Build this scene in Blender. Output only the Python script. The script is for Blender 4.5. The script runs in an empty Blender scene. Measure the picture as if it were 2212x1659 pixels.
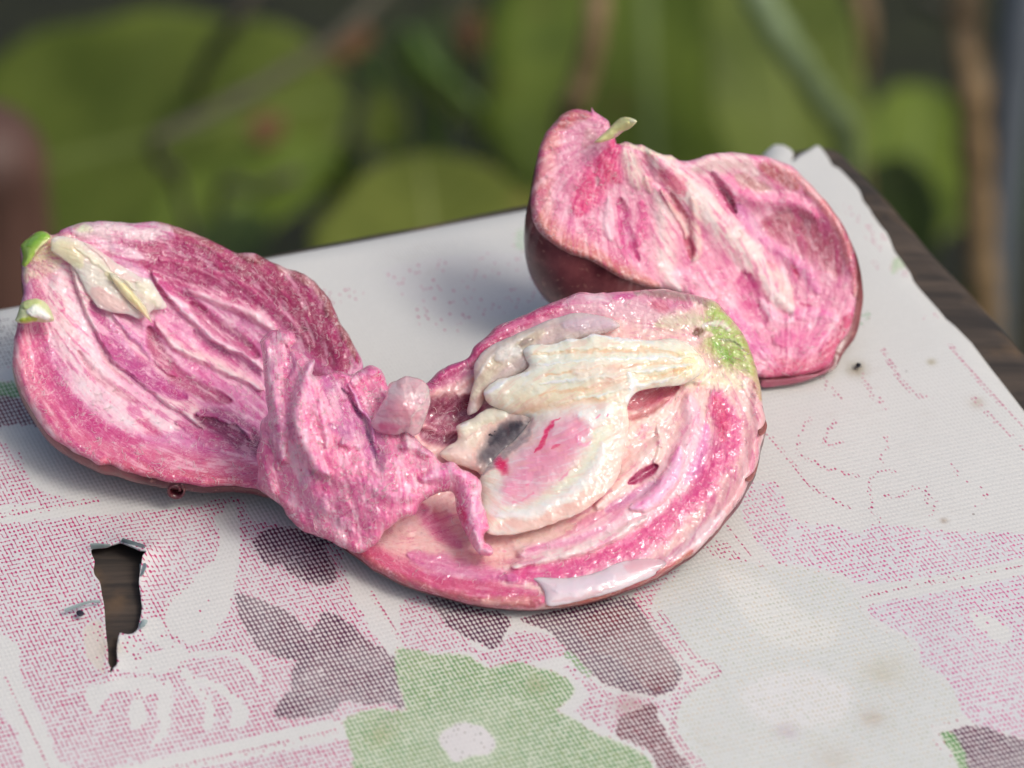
import bpy, math, random
import numpy as np
from mathutils import Vector, Matrix

# ------------------------------------------------------------ camera, sky, sun, exposure
SC = bpy.context.scene
COL = SC.collection
W, H = 2212.0, 1659.0                     # authoring pixels (photo seen at this size)
LENS, DIST, PITCH = 150.0, 0.96, math.radians(38)
FPX = LENS / 36.0 * W
CP, SP = math.cos(PITCH), math.sin(PITCH)
CAM = np.array([0.0, -DIST * CP, DIST * SP])
FWD, RGT, UPV = np.array([0, CP, -SP]), np.array([1.0, 0, 0]), np.array([0, SP, CP])

cam_data = bpy.data.cameras.new('camera')
cam = bpy.data.objects.new('camera', cam_data)
COL.objects.link(cam)
cam_data.lens, cam_data.sensor_width = LENS, 36.0
cam_data.clip_start, cam_data.clip_end = 0.02, 60.0
cam.matrix_world = Matrix(((1, 0, 0, CAM[0]), (0, SP, -CP, CAM[1]), (0, CP, SP, CAM[2]), (0, 0, 0, 1)))
cam_data.dof.use_dof = True
cam_data.dof.focus_distance = 0.915
cam_data.dof.aperture_fstop = 12.0
cam_data.dof.aperture_blades = 0
SC.camera = cam

SUN_EL, SUN_AZ = math.radians(54), math.radians(118)   # azimuth clockwise from +Y
world = bpy.data.worlds.new('World')
SC.world = world
world.use_nodes = True
wt = world.node_tree
wt.nodes.clear()
sky = wt.nodes.new('ShaderNodeTexSky')
sky.sky_type = 'NISHITA'
sky.sun_disc = False
sky.sun_elevation, sky.sun_rotation = SUN_EL, SUN_AZ
sky.air_density, sky.dust_density, sky.ozone_density = 1.0, 6.0, 0.6
bg = wt.nodes.new('ShaderNodeBackground')
bg.inputs['Strength'].default_value = 0.125
wo = wt.nodes.new('ShaderNodeOutputWorld')
wt.links.new(sky.outputs[0], bg.inputs[0])
wt.links.new(bg.outputs[0], wo.inputs[0])

sd = bpy.data.lights.new('sun', 'SUN')
sd.energy, sd.angle, sd.color = 1.1, math.radians(17), (1.0, 0.98, 0.96)
sun = bpy.data.objects.new('sun', sd)
COL.objects.link(sun)
sdir = Vector((math.sin(SUN_AZ) * math.cos(SUN_EL), math.cos(SUN_AZ) * math.cos(SUN_EL), math.sin(SUN_EL)))
sun.rotation_euler = sdir.to_track_quat('Z', 'Y').to_euler()
sun.location = sdir * 3

vs = SC.view_settings
vs.view_transform, vs.look, vs.gamma, vs.use_curve_mapping = 'Standard', 'None', 1.0, False
vs.exposure = -0.04

# ------------------------------------------------------------ small maths kit
def lin(c):
    c = np.asarray(c, float) / 255.0
    return np.where(c <= 0.04045, c / 12.92, ((c + 0.055) / 1.055) ** 2.4)

def lin4(c, k=1.0):
    v = lin(c) * k
    return (float(v[0]), float(v[1]), float(v[2]), 1.0)

def rays(x, y):
    x, y = np.asarray(x, float), np.asarray(y, float)
    return (FWD[None] + RGT[None] * ((x - W / 2) / FPX)[:, None] - UPV[None] * ((y - H / 2) / FPX)[:, None])

def unproj(x, y, z):
    """photo pixel + height above the table -> point of the place"""
    r = rays(np.atleast_1d(x), np.atleast_1d(y))
    t = (np.atleast_1d(z) - CAM[2]) / r[:, 2]
    return CAM[None] + r * t[:, None]

FAR = 1.2
def at(x, y, t):
    """photo pixel + distance along the view axis -> point (the planting starts well behind the table)"""
    return CAM + rays([x], [y])[0] * (t * FAR)

def sstep(a, b, v):
    t = np.clip((v - a) / (b - a), 0, 1)
    return t * t * (3 - 2 * t)

def hash2(ix, iy, seed):
    n = (ix.astype(np.int64) * 374761393 + iy.astype(np.int64) * 668265263 + seed * 974634777) & 0x7fffffff
    n = ((n ^ (n >> 13)) * 1274126177) & 0x7fffffff
    n = (n ^ (n >> 16)) & 0xffff
    return n / 65535.0

def vnoise(x, y, seed=0):
    ix, iy = np.floor(x), np.floor(y)
    fx, fy = x - ix, y - iy
    fx, fy = fx * fx * (3 - 2 * fx), fy * fy * (3 - 2 * fy)
    a, b = hash2(ix, iy, seed), hash2(ix + 1, iy, seed)
    c, d = hash2(ix, iy + 1, seed), hash2(ix + 1, iy + 1, seed)
    return (a + (b - a) * fx) * (1 - fy) + (c + (d - c) * fx) * fy

def fbm(x, y, seed=0, o=4):
    s, a, t = 0, 0.5, 0
    for k in range(o):
        s = s + a * vnoise(x * 2 ** k, y * 2 ** k, seed + 17 * k)
        t += a
        a *= 0.55
    return s / t                                     # 0..1

def smooth_line(p, closed=False, n=6):
    p = np.asarray(p, float)
    m = len(p)
    out = []
    for i in range(m if closed else m - 1):
        if closed:
            a, b, c, d = p[(i - 1) % m], p[i], p[(i + 1) % m], p[(i + 2) % m]
        else:
            a, b, c, d = p[max(i - 1, 0)], p[i], p[i + 1], p[min(i + 2, m - 1)]
        for k in range(n):
            t = k / n
            out.append(0.5 * ((2 * b) + (c - a) * t + (2 * a - 5 * b + 4 * c - d) * t * t + (3 * b - a - 3 * c + d) * t ** 3))
    if not closed:
        out.append(p[-1])
    return np.array(out)

def line_dist(x, y, pts, closed=False):
    """distance, side (+ right of travel), arc fraction, nearest point"""
    P = np.asarray(pts, float)
    if closed:
        P = np.vstack([P, P[:1]])
    seg = np.linalg.norm(np.diff(P, axis=0), axis=1)
    acc = np.concatenate([[0], np.cumsum(seg)])
    L = max(acc[-1], 1e-6)
    best = np.full(x.shape, 1e18)
    side, frac = np.zeros_like(x), np.zeros_like(x)
    nx, ny = np.zeros_like(x), np.zeros_like(x)
    for i in range(len(P) - 1):
        dx, dy = P[i + 1] - P[i]
        l2 = dx * dx + dy * dy + 1e-12
        t = np.clip(((x - P[i, 0]) * dx + (y - P[i, 1]) * dy) / l2, 0, 1)
        qx, qy = P[i, 0] + t * dx, P[i, 1] + t * dy
        d = (x - qx) ** 2 + (y - qy) ** 2
        m = d < best
        best = np.where(m, d, best)
        side = np.where(m, dx * (y - P[i, 1]) - dy * (x - P[i, 0]), side)
        frac = np.where(m, (acc[i] + t * seg[i]) / L, frac)
        nx, ny = np.where(m, qx, nx), np.where(m, qy, ny)
    return np.sqrt(best), side, frac, nx, ny

def inside(x, y, pts):
    P = np.asarray(pts, float)
    r = np.zeros(x.shape, bool)
    j = len(P) - 1
    for i in range(len(P)):
        xi, yi, xj, yj = P[i, 0], P[i, 1], P[j, 0], P[j, 1]
        if yi != yj:
            r ^= ((yi > y) != (yj > y)) & (x < (xj - xi) * (y - yi) / (yj - yi) + xi)
        j = i
    return r

def tps(ctrl, x, y):
    c = np.asarray(ctrl, float)
    n = len(c)
    s = 500.0
    px, py, pz = c[:, 0] / s, c[:, 1] / s, c[:, 2]
    def U(d2):
        return np.where(d2 > 1e-12, d2 * np.log(d2 + 1e-12), 0)
    K = U((px[:, None] - px[None]) ** 2 + (py[:, None] - py[None]) ** 2) + np.eye(n) * 0.02
    Pm = np.stack([np.ones(n), px, py], 1)
    A = np.zeros((n + 3, n + 3))
    A[:n, :n], A[:n, n:], A[n:, :n] = K, Pm, Pm.T
    w = np.linalg.solve(A, np.concatenate([pz, [0, 0, 0]]))
    out = w[n] + w[n + 1] * x / s + w[n + 2] * y / s
    for i in range(n):
        out = out + w[i] * U((x / s - px[i]) ** 2 + (y / s - py[i]) ** 2)
    return out

# photo crops the outlines were read from: (scale, x0, y0) to authoring pixels
CROP = {1: (.3833, 0, 442.4), 2: (.4334, 497.7, 636), 3: (.4501, 857, 608), 4: (.39, 1106, 210),
        5: (.375, 0, 1050.7), 6: (.375, 663.6, 1216.6), 7: (.5666, 1382.5, 719), 8: (.3667, 1659, 276.5), 0: (1, 0, 0)}
def cr(k, pts):
    s, a, b = CROP[k]
    p = np.asarray(pts, float).reshape(-1, 2)
    return p * s + np.array([a, b])

# ------------------------------------------------------------ objects
def link(o, parent=None):
    COL.objects.link(o)
    if parent is not None:
        o.parent = parent
    return o

def tag(o, label=None, cat=None, group=None, kind=None):
    if label: o['label'] = label
    if cat: o['category'] = cat
    if group: o['group'] = group
    if kind: o['kind'] = kind
    return o

def empty(name, loc):
    e = bpy.data.objects.new(name, None)
    e.empty_display_size = 0.02
    e.location = loc
    return link(e)

def wloc(o):
    v = np.zeros(3)
    while o is not None:
        v = v + np.array(o.location)
        o = o.parent
    return v

def mesh_obj(name, V, F, mat, parent=None, col=None, flow=None, loc=None, smooth=True, extra=None):
    """V in world coordinates; origin set at the parent's (or at loc)"""
    V = np.asarray(V, float)
    base = wloc(parent) if parent is not None else (np.array(loc) if loc is not None else np.zeros(3))
    me = bpy.data.meshes.new(name)
    me.from_pydata((V - base).tolist(), [], [tuple(int(i) for i in f) for f in F])
    if smooth:
        me.polygons.foreach_set('use_smooth', [True] * len(me.polygons))
    if col is not None:
        a = me.color_attributes.new('Col', 'FLOAT_COLOR', 'POINT')
        c = np.ones((len(V), 4)); c[:, :col.shape[1]] = col
        a.data.foreach_set('color', c.ravel())
    for nm, arr in (extra or {}).items():
        a = me.color_attributes.new(nm, 'FLOAT_COLOR', 'POINT')
        a.data.foreach_set('color', np.asarray(arr, float).ravel())
    if flow is not None:
        a = me.attributes.new('flow', 'FLOAT_VECTOR', 'POINT')
        f3 = np.zeros((len(V), 3)); f3[:, :2] = flow
        a.data.foreach_set('vector', f3.ravel())
    me.materials.append(mat)
    me.update()
    o = bpy.data.objects.new(name, me)
    if parent is None and loc is not None:
        o.location = loc
    return link(o, parent)

# ------------------------------------------------------------ node helper
class NT:
    def __init__(self, name):
        self.m = bpy.data.materials.new(name)
        self.m.use_nodes = True
        self.t = self.m.node_tree
        self.t.nodes.clear()
        self.out = self.t.nodes.new('ShaderNodeOutputMaterial')
    def n(self, typ, ins=None, **props):
        nd = self.t.nodes.new(typ)
        for k, v in props.items():
            setattr(nd, k, v)
        for k, v in (ins or {}).items():
            self.set(nd, k, v)
        return nd
    def set(self, nd, k, v):
        s = nd.inputs[k]
        if isinstance(v, bpy.types.NodeSocket):
            self.t.links.new(v, s)
        elif isinstance(v, bpy.types.Node):
            self.t.links.new(v.outputs[0], s)
        else:
            s.default_value = v
    def math(self, op, a, b=0.0, c=None, clamp=False):
        nd = self.n('ShaderNodeMath', {0: a, 1: b}, operation=op, use_clamp=clamp)
        if c is not None: self.set(nd, 2, c)
        return nd.outputs[0]
    def vmath(self, op, a, b=(0, 0, 0)):
        return self.n('ShaderNodeVectorMath', {0: a, 1: b}, operation=op).outputs[0]
    def mix(self, f, a, b, mode='MIX'):
        nd = self.t.nodes.new('ShaderNodeMix')
        nd.data_type, nd.blend_type = 'RGBA', mode
        self.set(nd, 'Factor', f)
        self.set(nd, 6, a); self.set(nd, 7, b)
        return nd.outputs[2]
    def ramp(self, f, lo, hi, a=0.0, b=1.0):
        nd = self.n('ShaderNodeMapRange', {0: f, 1: lo, 2: hi, 3: a, 4: b}, interpolation_type='SMOOTHSTEP')
        return nd.outputs[0]
    def noise(self, vec, scale, detail=3.0, rough=0.55, dist=0.0):
        return self.n('ShaderNodeTexNoise', {'Vector': vec, 'Scale': scale, 'Detail': detail, 'Roughness': rough, 'Distortion': dist})
    def bump(self, h, strength, dist, normal=None):
        nd = self.n('ShaderNodeBump', {'Height': h, 'Strength': strength, 'Distance': dist})
        if normal is not None: self.set(nd, 'Normal', normal)
        return nd.outputs[0]
    def principled(self, **k):
        p = self.t.nodes.new('ShaderNodeBsdfPrincipled')
        for key, v in k.items():
            self.set(p, key.replace('_', ' '), v)
        self.t.links.new(p.outputs[0], self.out.inputs[0])
        return p

def flesh_material(name, fibre=1.0, sss=0.5, coat=0.8, rough=0.38, glint=0.6, grain=1.0, trans=0.0, hair=1.0, mottle=1.0, wets=430.0, ssc=0.0026, srad=(1.0, 0.65, 0.75)):
    N = NT(name)
    col = N.n('ShaderNodeAttribute', attribute_name='Col').outputs[0]
    flow = N.n('ShaderNodeAttribute', attribute_name='flow').outputs['Vector']
    obj = N.n('ShaderNodeTexCoord').outputs['Object']
    fine = N.noise(N.vmath('MULTIPLY', flow, (1.0, 0.2, 1.0)), 1.3, 4.0, 0.6, 0.8).outputs[0]
    speck = N.noise(obj, 1300.0, 3.0, 0.6).outputs[0]
    wide = N.noise(obj, 210.0, 4.0, 0.6, 0.6).outputs[0]
    curl = N.noise(obj, 620.0, 1.5, 0.5, 1.6).outputs[0]
    thread = N.ramp(N.math('ABSOLUTE', N.math('MULTIPLY_ADD', curl, 2.0, -1.0)), 0.06, 0.015)   # fine pale hairs
    c = N.mix(N.math('MULTIPLY', N.ramp(fine, 0.52, 0.74), 0.34 * fibre, clamp=True), col, lin4((246, 216, 218)))
    dark = N.mix(1.0, c, (0.80, 0.46, 0.68, 1), 'MULTIPLY')
    c = N.mix(N.math('MULTIPLY', N.ramp(fine, 0.46, 0.28), 0.42 * fibre, clamp=True), c, dark)
    c = N.mix(N.math('MULTIPLY', N.ramp(wide, 0.54, 0.72), 0.40 * mottle, clamp=True), c, N.mix(1.0, c, (0.88, 0.50, 0.74, 1), 'MULTIPLY'))
    c = N.mix(N.math('MULTIPLY', N.ramp(wide, 0.44, 0.30), 0.18 * mottle, clamp=True), c, lin4((240, 204, 204)))
    c = N.mix(N.math('MULTIPLY', N.ramp(speck, 0.56, 0.74), 0.30 * grain, clamp=True), c, lin4((240, 208, 214)))
    c = N.mix(N.math('MULTIPLY', N.math('MULTIPLY', thread, N.ramp(wide, 0.60, 0.40, 0.2, 1.0)), 0.55 * hair, clamp=True), c, lin4((246, 222, 224)))
    h = N.math('ADD', N.math('MULTIPLY', fine, 0.5 * fibre), N.math('ADD', N.math('MULTIPLY', speck, 0.5 * grain), N.math('MULTIPLY', thread, 0.25 * hair)))
    nb = N.bump(h, 0.35, 0.0006)
    wet = N.noise(obj, wets, 1.0, 0.3, 0.6).outputs[0]
    nw = N.bump(wet, glint, 0.0014)
    cw = N.math('MULTIPLY', N.ramp(N.noise(obj, 330.0, 2.0, 0.5).outputs[0], 0.36, 0.60, 0.25, 1.0), coat)
    p = N.principled(Base_Color=c, Roughness=rough, Normal=nb, Coat_Weight=cw, Coat_Roughness=0.05, Coat_Normal=nw, Coat_IOR=1.6)
    N.set(p, 'Subsurface Weight', sss)
    N.set(p, 'Subsurface Radius', srad)
    N.set(p, 'Subsurface Scale', ssc)
    N.set(p, 'Specular IOR Level', 0.35)
    if trans > 0:
        N.set(p, 'Transmission Weight', trans)
        N.set(p, 'IOR', 1.2)
    return N.m

# ------------------------------------------------------------ sculpting
class Layer: pass
def S(pts, w, h=0.0, c=None, a=1.0, soft=0.7, lip=None, rag=0.0, taper=0.35, prof='round'):
    L = Layer(); L.kind = 's'; L.pts, L.w, L.h, L.c, L.a, L.soft, L.lip, L.rag, L.taper, L.prof = pts, w, h, c, a, soft, lip, rag, taper, prof
    return L
def A(pts, c=None, a=1.0, f=20.0, h=0.0, rag=0.0):
    L = Layer(); L.kind = 'a'; L.pts, L.c, L.a, L.f, L.h, L.rag = pts, c, a, f, h, rag
    return L

def apply_layers(x, y, layers, crop, col, rel, warp=1.0):
    sc = CROP[crop][0]
    x0_, y0_ = x, y                                   # torn, not drawn: strokes wander
    x = x0_ + (fbm(x0_ / 34, y0_ / 34, 501, 3) - .5) * 17 * warp + (fbm(x0_ / 9, y0_ / 9, 503, 2) - .5) * 6 * warp
    y = y0_ + (fbm(x0_ / 34, y0_ / 34, 502, 3) - .5) * 17 * warp + (fbm(x0_ / 9, y0_ / 9, 504, 2) - .5) * 6 * warp
    for n_, L in enumerate(layers):
        nz = 0
        if L.rag:
            nz = (fbm(x / 26.0, y / 26.0, 300 + n_, 4) - 0.5) * 2 * L.rag * sc * 2
        if L.kind == 's':
            P = smooth_line(cr(crop, L.pts), n=4)
            d, side, fr, _, _ = line_dist(x, y, P)
            d = np.maximum(d + nz, 0)
            e = np.minimum(fr, 1 - fr) * 2
            w = L.w * sc * (L.taper + (1 - L.taper) * np.sqrt(np.clip(e * 1.6, 0, 1)))
            q = d / w
            if L.lip is not None:                       # sharp fall on the right of travel
                q = np.where(side > 0, d / (w * L.lip), q)
            m = 1 - sstep(1 - L.soft, 1.0, q)
            qq = np.clip(q, 0, 1)
            if L.prof == 'round': pr = 0.5 * (1 + np.cos(np.pi * qq))
            else: pr = np.sqrt(np.clip(1 - qq * qq, 0, 1))
            rel += (L.h * 0.24 if L.h < 0 else L.h * 0.55) * pr
        else:
            P = smooth_line(cr(crop, L.pts), True, 4)
            d, _, _, _, _ = line_dist(x, y, P, True)
            sdv = np.where(inside(x, y, P), d, -d) + nz
            m = sstep(-L.f * sc * 0.5, L.f * sc * 0.5, sdv)
            rel += L.h * m
        if L.c is not None:
            k = (m * L.a)[:, None]
            col[:] = col * (1 - k) + np.array(L.c, float)[None] * k
    return col, rel

ALB = 1.16
def patch(name, crop, outline, zc, layers, base, mat, parent, step=2.0, er=1.2, ew=14, thick=None, rag=0.0, rag_l=22.0,
          poles=None, nrel=(0.35, 26.0), arel=0.25, ncol=0.5, deep=(180, 38, 112), pale=(246, 224, 226), zmin=0.0012,
          seed=1, smooth_n=4, gain=1.0, flow_s=1.0, dz=0.0, fuzz=0.0, warp=0.6, dome=0.0, dw=40.0, flecks=0.0):
    O = smooth_line(cr(crop, outline), True, smooth_n)
    if rag:
        t = np.cumsum(np.r_[0, np.linalg.norm(np.diff(O, axis=0), axis=1)])
        tan = np.roll(O, -1, 0) - np.roll(O, 1, 0)
        tan /= np.linalg.norm(tan, axis=1)[:, None] + 1e-9
        nr = np.stack([tan[:, 1], -tan[:, 0]], 1)
        O = O + nr * ((fbm(t / rag_l, t * 0 + seed, seed + 5, 3) - 0.5) * 2 * rag)[:, None]
    x0, y0 = O.min(0) - step; x1, y1 = O.max(0) + step
    nx, ny = int((x1 - x0) / step) + 2, int((y1 - y0) / step) + 2
    gx, gy = np.meshgrid(x0 + np.arange(nx) * step, y0 + np.arange(ny) * step)
    cx, cy = gx[:-1, :-1] + step / 2, gy[:-1, :-1] + step / 2
    ins = inside(cx.ravel(), cy.ravel(), O).reshape(cx.shape)
    idx = np.arange(nx * ny).reshape(ny, nx)
    q = np.stack([idx[:-1, :-1], idx[1:, :-1], idx[1:, 1:], idx[:-1, 1:]], -1)[ins]
    used = np.unique(q)
    remap = np.full(nx * ny, -1); remap[used] = np.arange(len(used))
    q = remap[q]
    x, y = gx.ravel()[used].copy(), gy.ravel()[used].copy()
    ed = np.concatenate([q[:, [0, 1]], q[:, [1, 2]], q[:, [2, 3]], q[:, [3, 0]]])
    key = np.sort(ed, 1); kk = key[:, 0] * 10000000 + key[:, 1]
    u, inv, cnt = np.unique(kk, return_inverse=True, return_counts=True)
    bed = ed[cnt[inv] == 1]
    bv = np.unique(bed)
    d, _, _, px, py = line_dist(x[bv], y[bv], O, True)
    mv = d < step * 2
    x[bv] = np.where(mv, px, x[bv]); y[bv] = np.where(mv, py, y[bv])
    dist, _, _, _, _ = line_dist(x, y, O, True)
    dist[bv] = 0
    # flow coordinates: arcs through the two poles, as the segments of the fruit run
    if poles is None: poles = ((O[:, 0].min() - 200, O[:, 1].mean()), (O[:, 0].max() + 200, O[:, 1].mean()))
    else: poles = [tuple(cr(crop, [p])[0]) for p in poles]
    (ax, ay), (bx, by) = poles
    a1, a2 = np.arctan2(y - ay, x - ax), np.arctan2(y - by, x - bx)
    L0 = math.hypot(bx - ax, by - ay)
    sg = np.mod(a1 - a2 - math.atan2(by - ay, bx - ax) + math.atan2(ay - by, ax - bx) + math.pi, 2 * math.pi) - math.pi
    ta = np.log((np.hypot(x - ax, y - ay) + 25) / (np.hypot(x - bx, y - by) + 25))
    fl = np.stack([sg * L0 * 0.055, ta * L0 * 0.055], 1) * flow_s
    col = np.tile(np.array(base, float), (len(x), 1))
    rel = np.zeros(len(x))
    an = fbm(fl[:, 0] * 0.55 + 7, fl[:, 1] * 0.09, seed, 4)
    an2 = fbm(fl[:, 0] * 1.6 + 3, fl[:, 1] * 0.2, seed + 9, 3)
    mo = fbm(x / 22.0, y / 22.0, seed + 3, 4)
    col, rel = apply_layers(x, y, layers, crop, col, rel, warp)
    st = an * 0.55 + an2 * 0.25 + mo * 0.20            # strands: deep and milky bands along the segments
    k = (sstep(0.53, 0.64, st) * min(ncol * 1.25, 0.85))[:, None]
    col = col * (1 - k) + np.array(deep, float) * k * 0.85 + col * k * 0.15
    k = ((1 - sstep(0.36, 0.47, st)) * min(ncol * 1.2, 0.8))[:, None]
    col = col * (1 - k) + np.array(pale, float) * k
    rel += (fbm(x / nrel[1], y / nrel[1], seed + 1, 5) - 0.5) * 2 * nrel[0] + (an - 0.5) * 2 * arel
    if dome:
        rel += dome * (1 - (1 - np.clip(dist / dw, 0, 1)) ** 2)
    if flecks:
        k = (sstep(.80, .88, fbm(x / 7.0, y / 7.0, seed + 91, 2)) * flecks)[:, None]
        col = col * (1 - k) + np.array((200, 34, 104), float) * k
        k = (sstep(.76, .86, fbm(x / 6.0, y / 6.0, seed + 95, 2)) * flecks)[:, None]
        col = col * (1 - k) + np.array((244, 218, 222), float) * k
    if fuzz:
        rel += (fbm(x / 8.0, y / 8.0, seed + 71, 3) - 0.5) * 2 * fuzz
    e = np.clip(dist / ew, 0, 1)
    rel -= er * (1 - np.sqrt(np.clip(1 - (1 - e) ** 2, 0, 1)))
    z = tps(zc_conv(zc, crop), x, y) / 1000.0 + dz
    r = rays(x, y)
    t = (z - CAM[2]) / r[:, 2]
    P = CAM[None] + r * t[:, None]
    rn = r / np.linalg.norm(r, axis=1)[:, None]
    P = P - rn * (rel / 1000.0)[:, None]
    P[:, 2] = np.maximum(P[:, 2], zmin)
    F = [tuple(f) for f in q]
    c_lin = np.clip(lin(np.clip(col, 0, 255)) * ALB * gain, 0, 0.92)
    V = P
    if thick is not None:                              # close it with a rounded back
        back = P + rn * ((thick / 1000.0) * (0.25 + 0.75 * np.sqrt(np.clip(dist / (ew * 1.2), 0, 1))))[:, None]
        back[:, 2] = np.maximum(back[:, 2], zmin * 0.7)
        n0 = len(P)
        V = np.vstack([P, back])
        F += [tuple(int(i) + n0 for i in f[::-1]) for f in q]
        F += [(int(b), int(a), int(a) + n0, int(b) + n0) for a, b in bed]
        c_lin = np.vstack([c_lin, c_lin]); fl = np.vstack([fl, fl])
    o = mesh_obj(name, V, F, mat, parent, col=c_lin, flow=fl)
    # ordered rim
    nxt = {}
    for a, b in bed: nxt.setdefault(int(a), []).append(int(b))
    loops, seen = [], set()
    for s0 in list(nxt):
        if s0 in seen: continue
        loop, cur = [], s0
        while cur not in seen:
            seen.add(cur); loop.append(cur)
            nn = [k2 for k2 in nxt.get(cur, []) if k2 not in seen]
            if not nn: break
            cur = nn[0]
        loops.append(loop)
    rim = max(loops, key=len)
    return o, P[rim], (x, y, P)

def zc_conv(zc, crop):
    a = np.asarray(zc, float)
    p = cr(crop, a[:, :2])
    return np.column_stack([p, a[:, 2]])

def skin_shell(name, rim, mat, parent, centre=None, bulge=0.10, rings=18, zfloor=0.0004, lift=0.0, power=1.0):
    n = max(40, len(rim) // 2)
    s = np.r_[0, np.cumsum(np.linalg.norm(np.diff(np.vstack([rim, rim[:1]]), axis=0), axis=1))]
    R = np.vstack([rim, rim[:1]])
    uu = np.linspace(0, s[-1], n, endpoint=False)
    R = np.stack([np.interp(uu, s, R[:, k]) for k in range(3)], 1)
    B = R.mean(0).copy() if centre is None else np.array([centre[0], centre[1], 0.0])
    Rs = R.copy()
    for _ in range(30):
        Rs = (np.roll(Rs, 1, 0) + Rs * 2 + np.roll(Rs, -1, 0)) / 4
    R0 = R
    V, F = [], []
    for k in range(rings):
        R = R0 + (Rs - R0) * min(1.0, k / 3.0)
        th = (k / (rings - 1)) ** power * math.pi / 2 * 0.93
        f = math.cos(th) + bulge * math.sin(2 * th)
        p = R.copy()
        p[:, :2] = B[:2] + (R[:, :2] - B[:2]) * f
        p[:, 2] = zfloor + (R[:, 2] - zfloor) * (1 - math.sin(th) / math.sin(math.pi / 2 * 0.93))
        if k == 0: p = R + np.array([0, 0, -0.00005])
        V.append(p)
    V = np.vstack(V)
    for k in range(rings - 1):
        for i in range(n):
            j = (i + 1) % n
            F.append((k * n + i, k * n + j, (k + 1) * n + j, (k + 1) * n + i))
    V = np.vstack([V, [[B[0], B[1], zfloor]]])
    for i in range(n):
        F.append(((rings - 1) * n + i, (rings - 1) * n + (i + 1) % n, len(V) - 1))
    return mesh_obj(name, V, F, mat, parent)

def fibres(name, surf, n, parent, mat, step, seed, length=(8, 26), lift=0.00022, rad=0.00005, poly=None, flow=(1.0, 0.3)):
    """loose pale hairs lying on the torn flesh, one joined part"""
    x, y, P = surf
    rg = np.random.default_rng(seed)
    x0, y0 = x.min(), y.min()
    gi = {}
    ix, iy = np.round((x - x0) / step).astype(int), np.round((y - y0) / step).astype(int)
    for k in range(len(x)): gi[(ix[k], iy[k])] = k
    cand = np.arange(len(x))
    if poly is not None: cand = np.where(inside(x, y, poly))[0]
    V, F = [], []
    toc = CAM / np.linalg.norm(CAM)
    for _ in range(n):
        k = int(rg.choice(cand))
        px, py = x[k], y[k]
        a = math.atan2(flow[1], flow[0]) + rg.normal(0, .7)
        L = rg.uniform(*length); m = 7
        cu = rg.normal(0, .35)
        pts = []
        for i in range(m):
            key = (int(round((px - x0) / step)), int(round((py - y0) / step)))
            if key not in gi: break
            pts.append(P[gi[key]] + toc * (lift * (1 + .8 * math.sin(i * 1.3 + k))))
            px += math.cos(a) * L / m; py += math.sin(a) * L / m
            a += cu + rg.normal(0, .25)
        if len(pts) < 4: continue
        pts = smooth_line(np.array(pts), False, 2)
        r = rad * rg.uniform(.6, 1.5)
        b = len(V)
        for i, q in enumerate(pts):
            rr = r * (1 if 0 < i < len(pts) - 1 else .3)
            for dv in ((RGT * rr), (-RGT * .5 * rr + UPV * .87 * rr), (-RGT * .5 * rr - UPV * .87 * rr)):
                V.append(q + dv)
        for i in range(len(pts) - 1):
            for j in range(3):
                F.append((b + i * 3 + j, b + i * 3 + (j + 1) % 3, b + i * 3 + 3 + (j + 1) % 3, b + i * 3 + 3 + j))
    o = mesh_obj(name, V, F, mat, parent)
    o['kind'] = 'stuff'
    return o

# ------------------------------------------------------------ plain materials
def wood_material(name, c0, c1, scale=(60, 6, 60), rough=0.7, worn=None):
    N = NT(name)
    obj = N.n('ShaderNodeTexCoord').outputs['Object']
    v = N.vmath('MULTIPLY', obj, scale)
    g = N.noise(v, 1.0, 6.0, 0.65, 0.6).outputs[0]
    b = N.noise(obj, 45.0, 4.0, 0.6).outputs[0]
    c = N.mix(N.ramp(g, 0.35, 0.68), lin4(c0), lin4(c1))
    if worn is not None:
        c = N.mix(N.math('MULTIPLY', N.ramp(b, 0.52, 0.68), 0.8), c, lin4(worn))
    nb = N.bump(g, 0.5, 0.0008)
    N.principled(Base_Color=c, Roughness=rough, Normal=nb)
    return N.m

def skin_material():
    N = NT('fruit_skin')
    obj = N.n('ShaderNodeTexCoord').outputs['Object']
    g = N.noise(obj, 70.0, 4.0, 0.6).outputs[0]
    f = N.noise(obj, 900.0, 2.0, 0.6).outputs[0]
    c = N.mix(N.ramp(g, 0.35, 0.65), lin4((88, 34, 44)), lin4((140, 78, 82)))
    c = N.mix(N.math('MULTIPLY', N.ramp(f, 0.60, 0.72), 0.5), c, lin4((176, 128, 116)))
    N.principled(Base_Color=c, Roughness=0.30, Coat_Weight=0.35, Coat_Roughness=0.2, Normal=N.bump(f, 0.12, 0.0004))
    return N.m

def plain(name, c, rough=0.6, nscale=60.0, var=0.35, bump=0.2, **k):
    N = NT(name)
    obj = N.n('ShaderNodeTexCoord').outputs['Object']
    g = N.noise(obj, nscale, 5.0, 0.6).outputs[0]
    cc = N.mix(N.math('MULTIPLY', N.ramp(g, 0.4, 0.7), var), lin4(c), lin4(tuple(v * 0.6 for v in c)))
    N.principled(Base_Color=cc, Roughness=rough, Normal=N.bump(g, bump, 0.001), **k)
    return N.m

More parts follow.
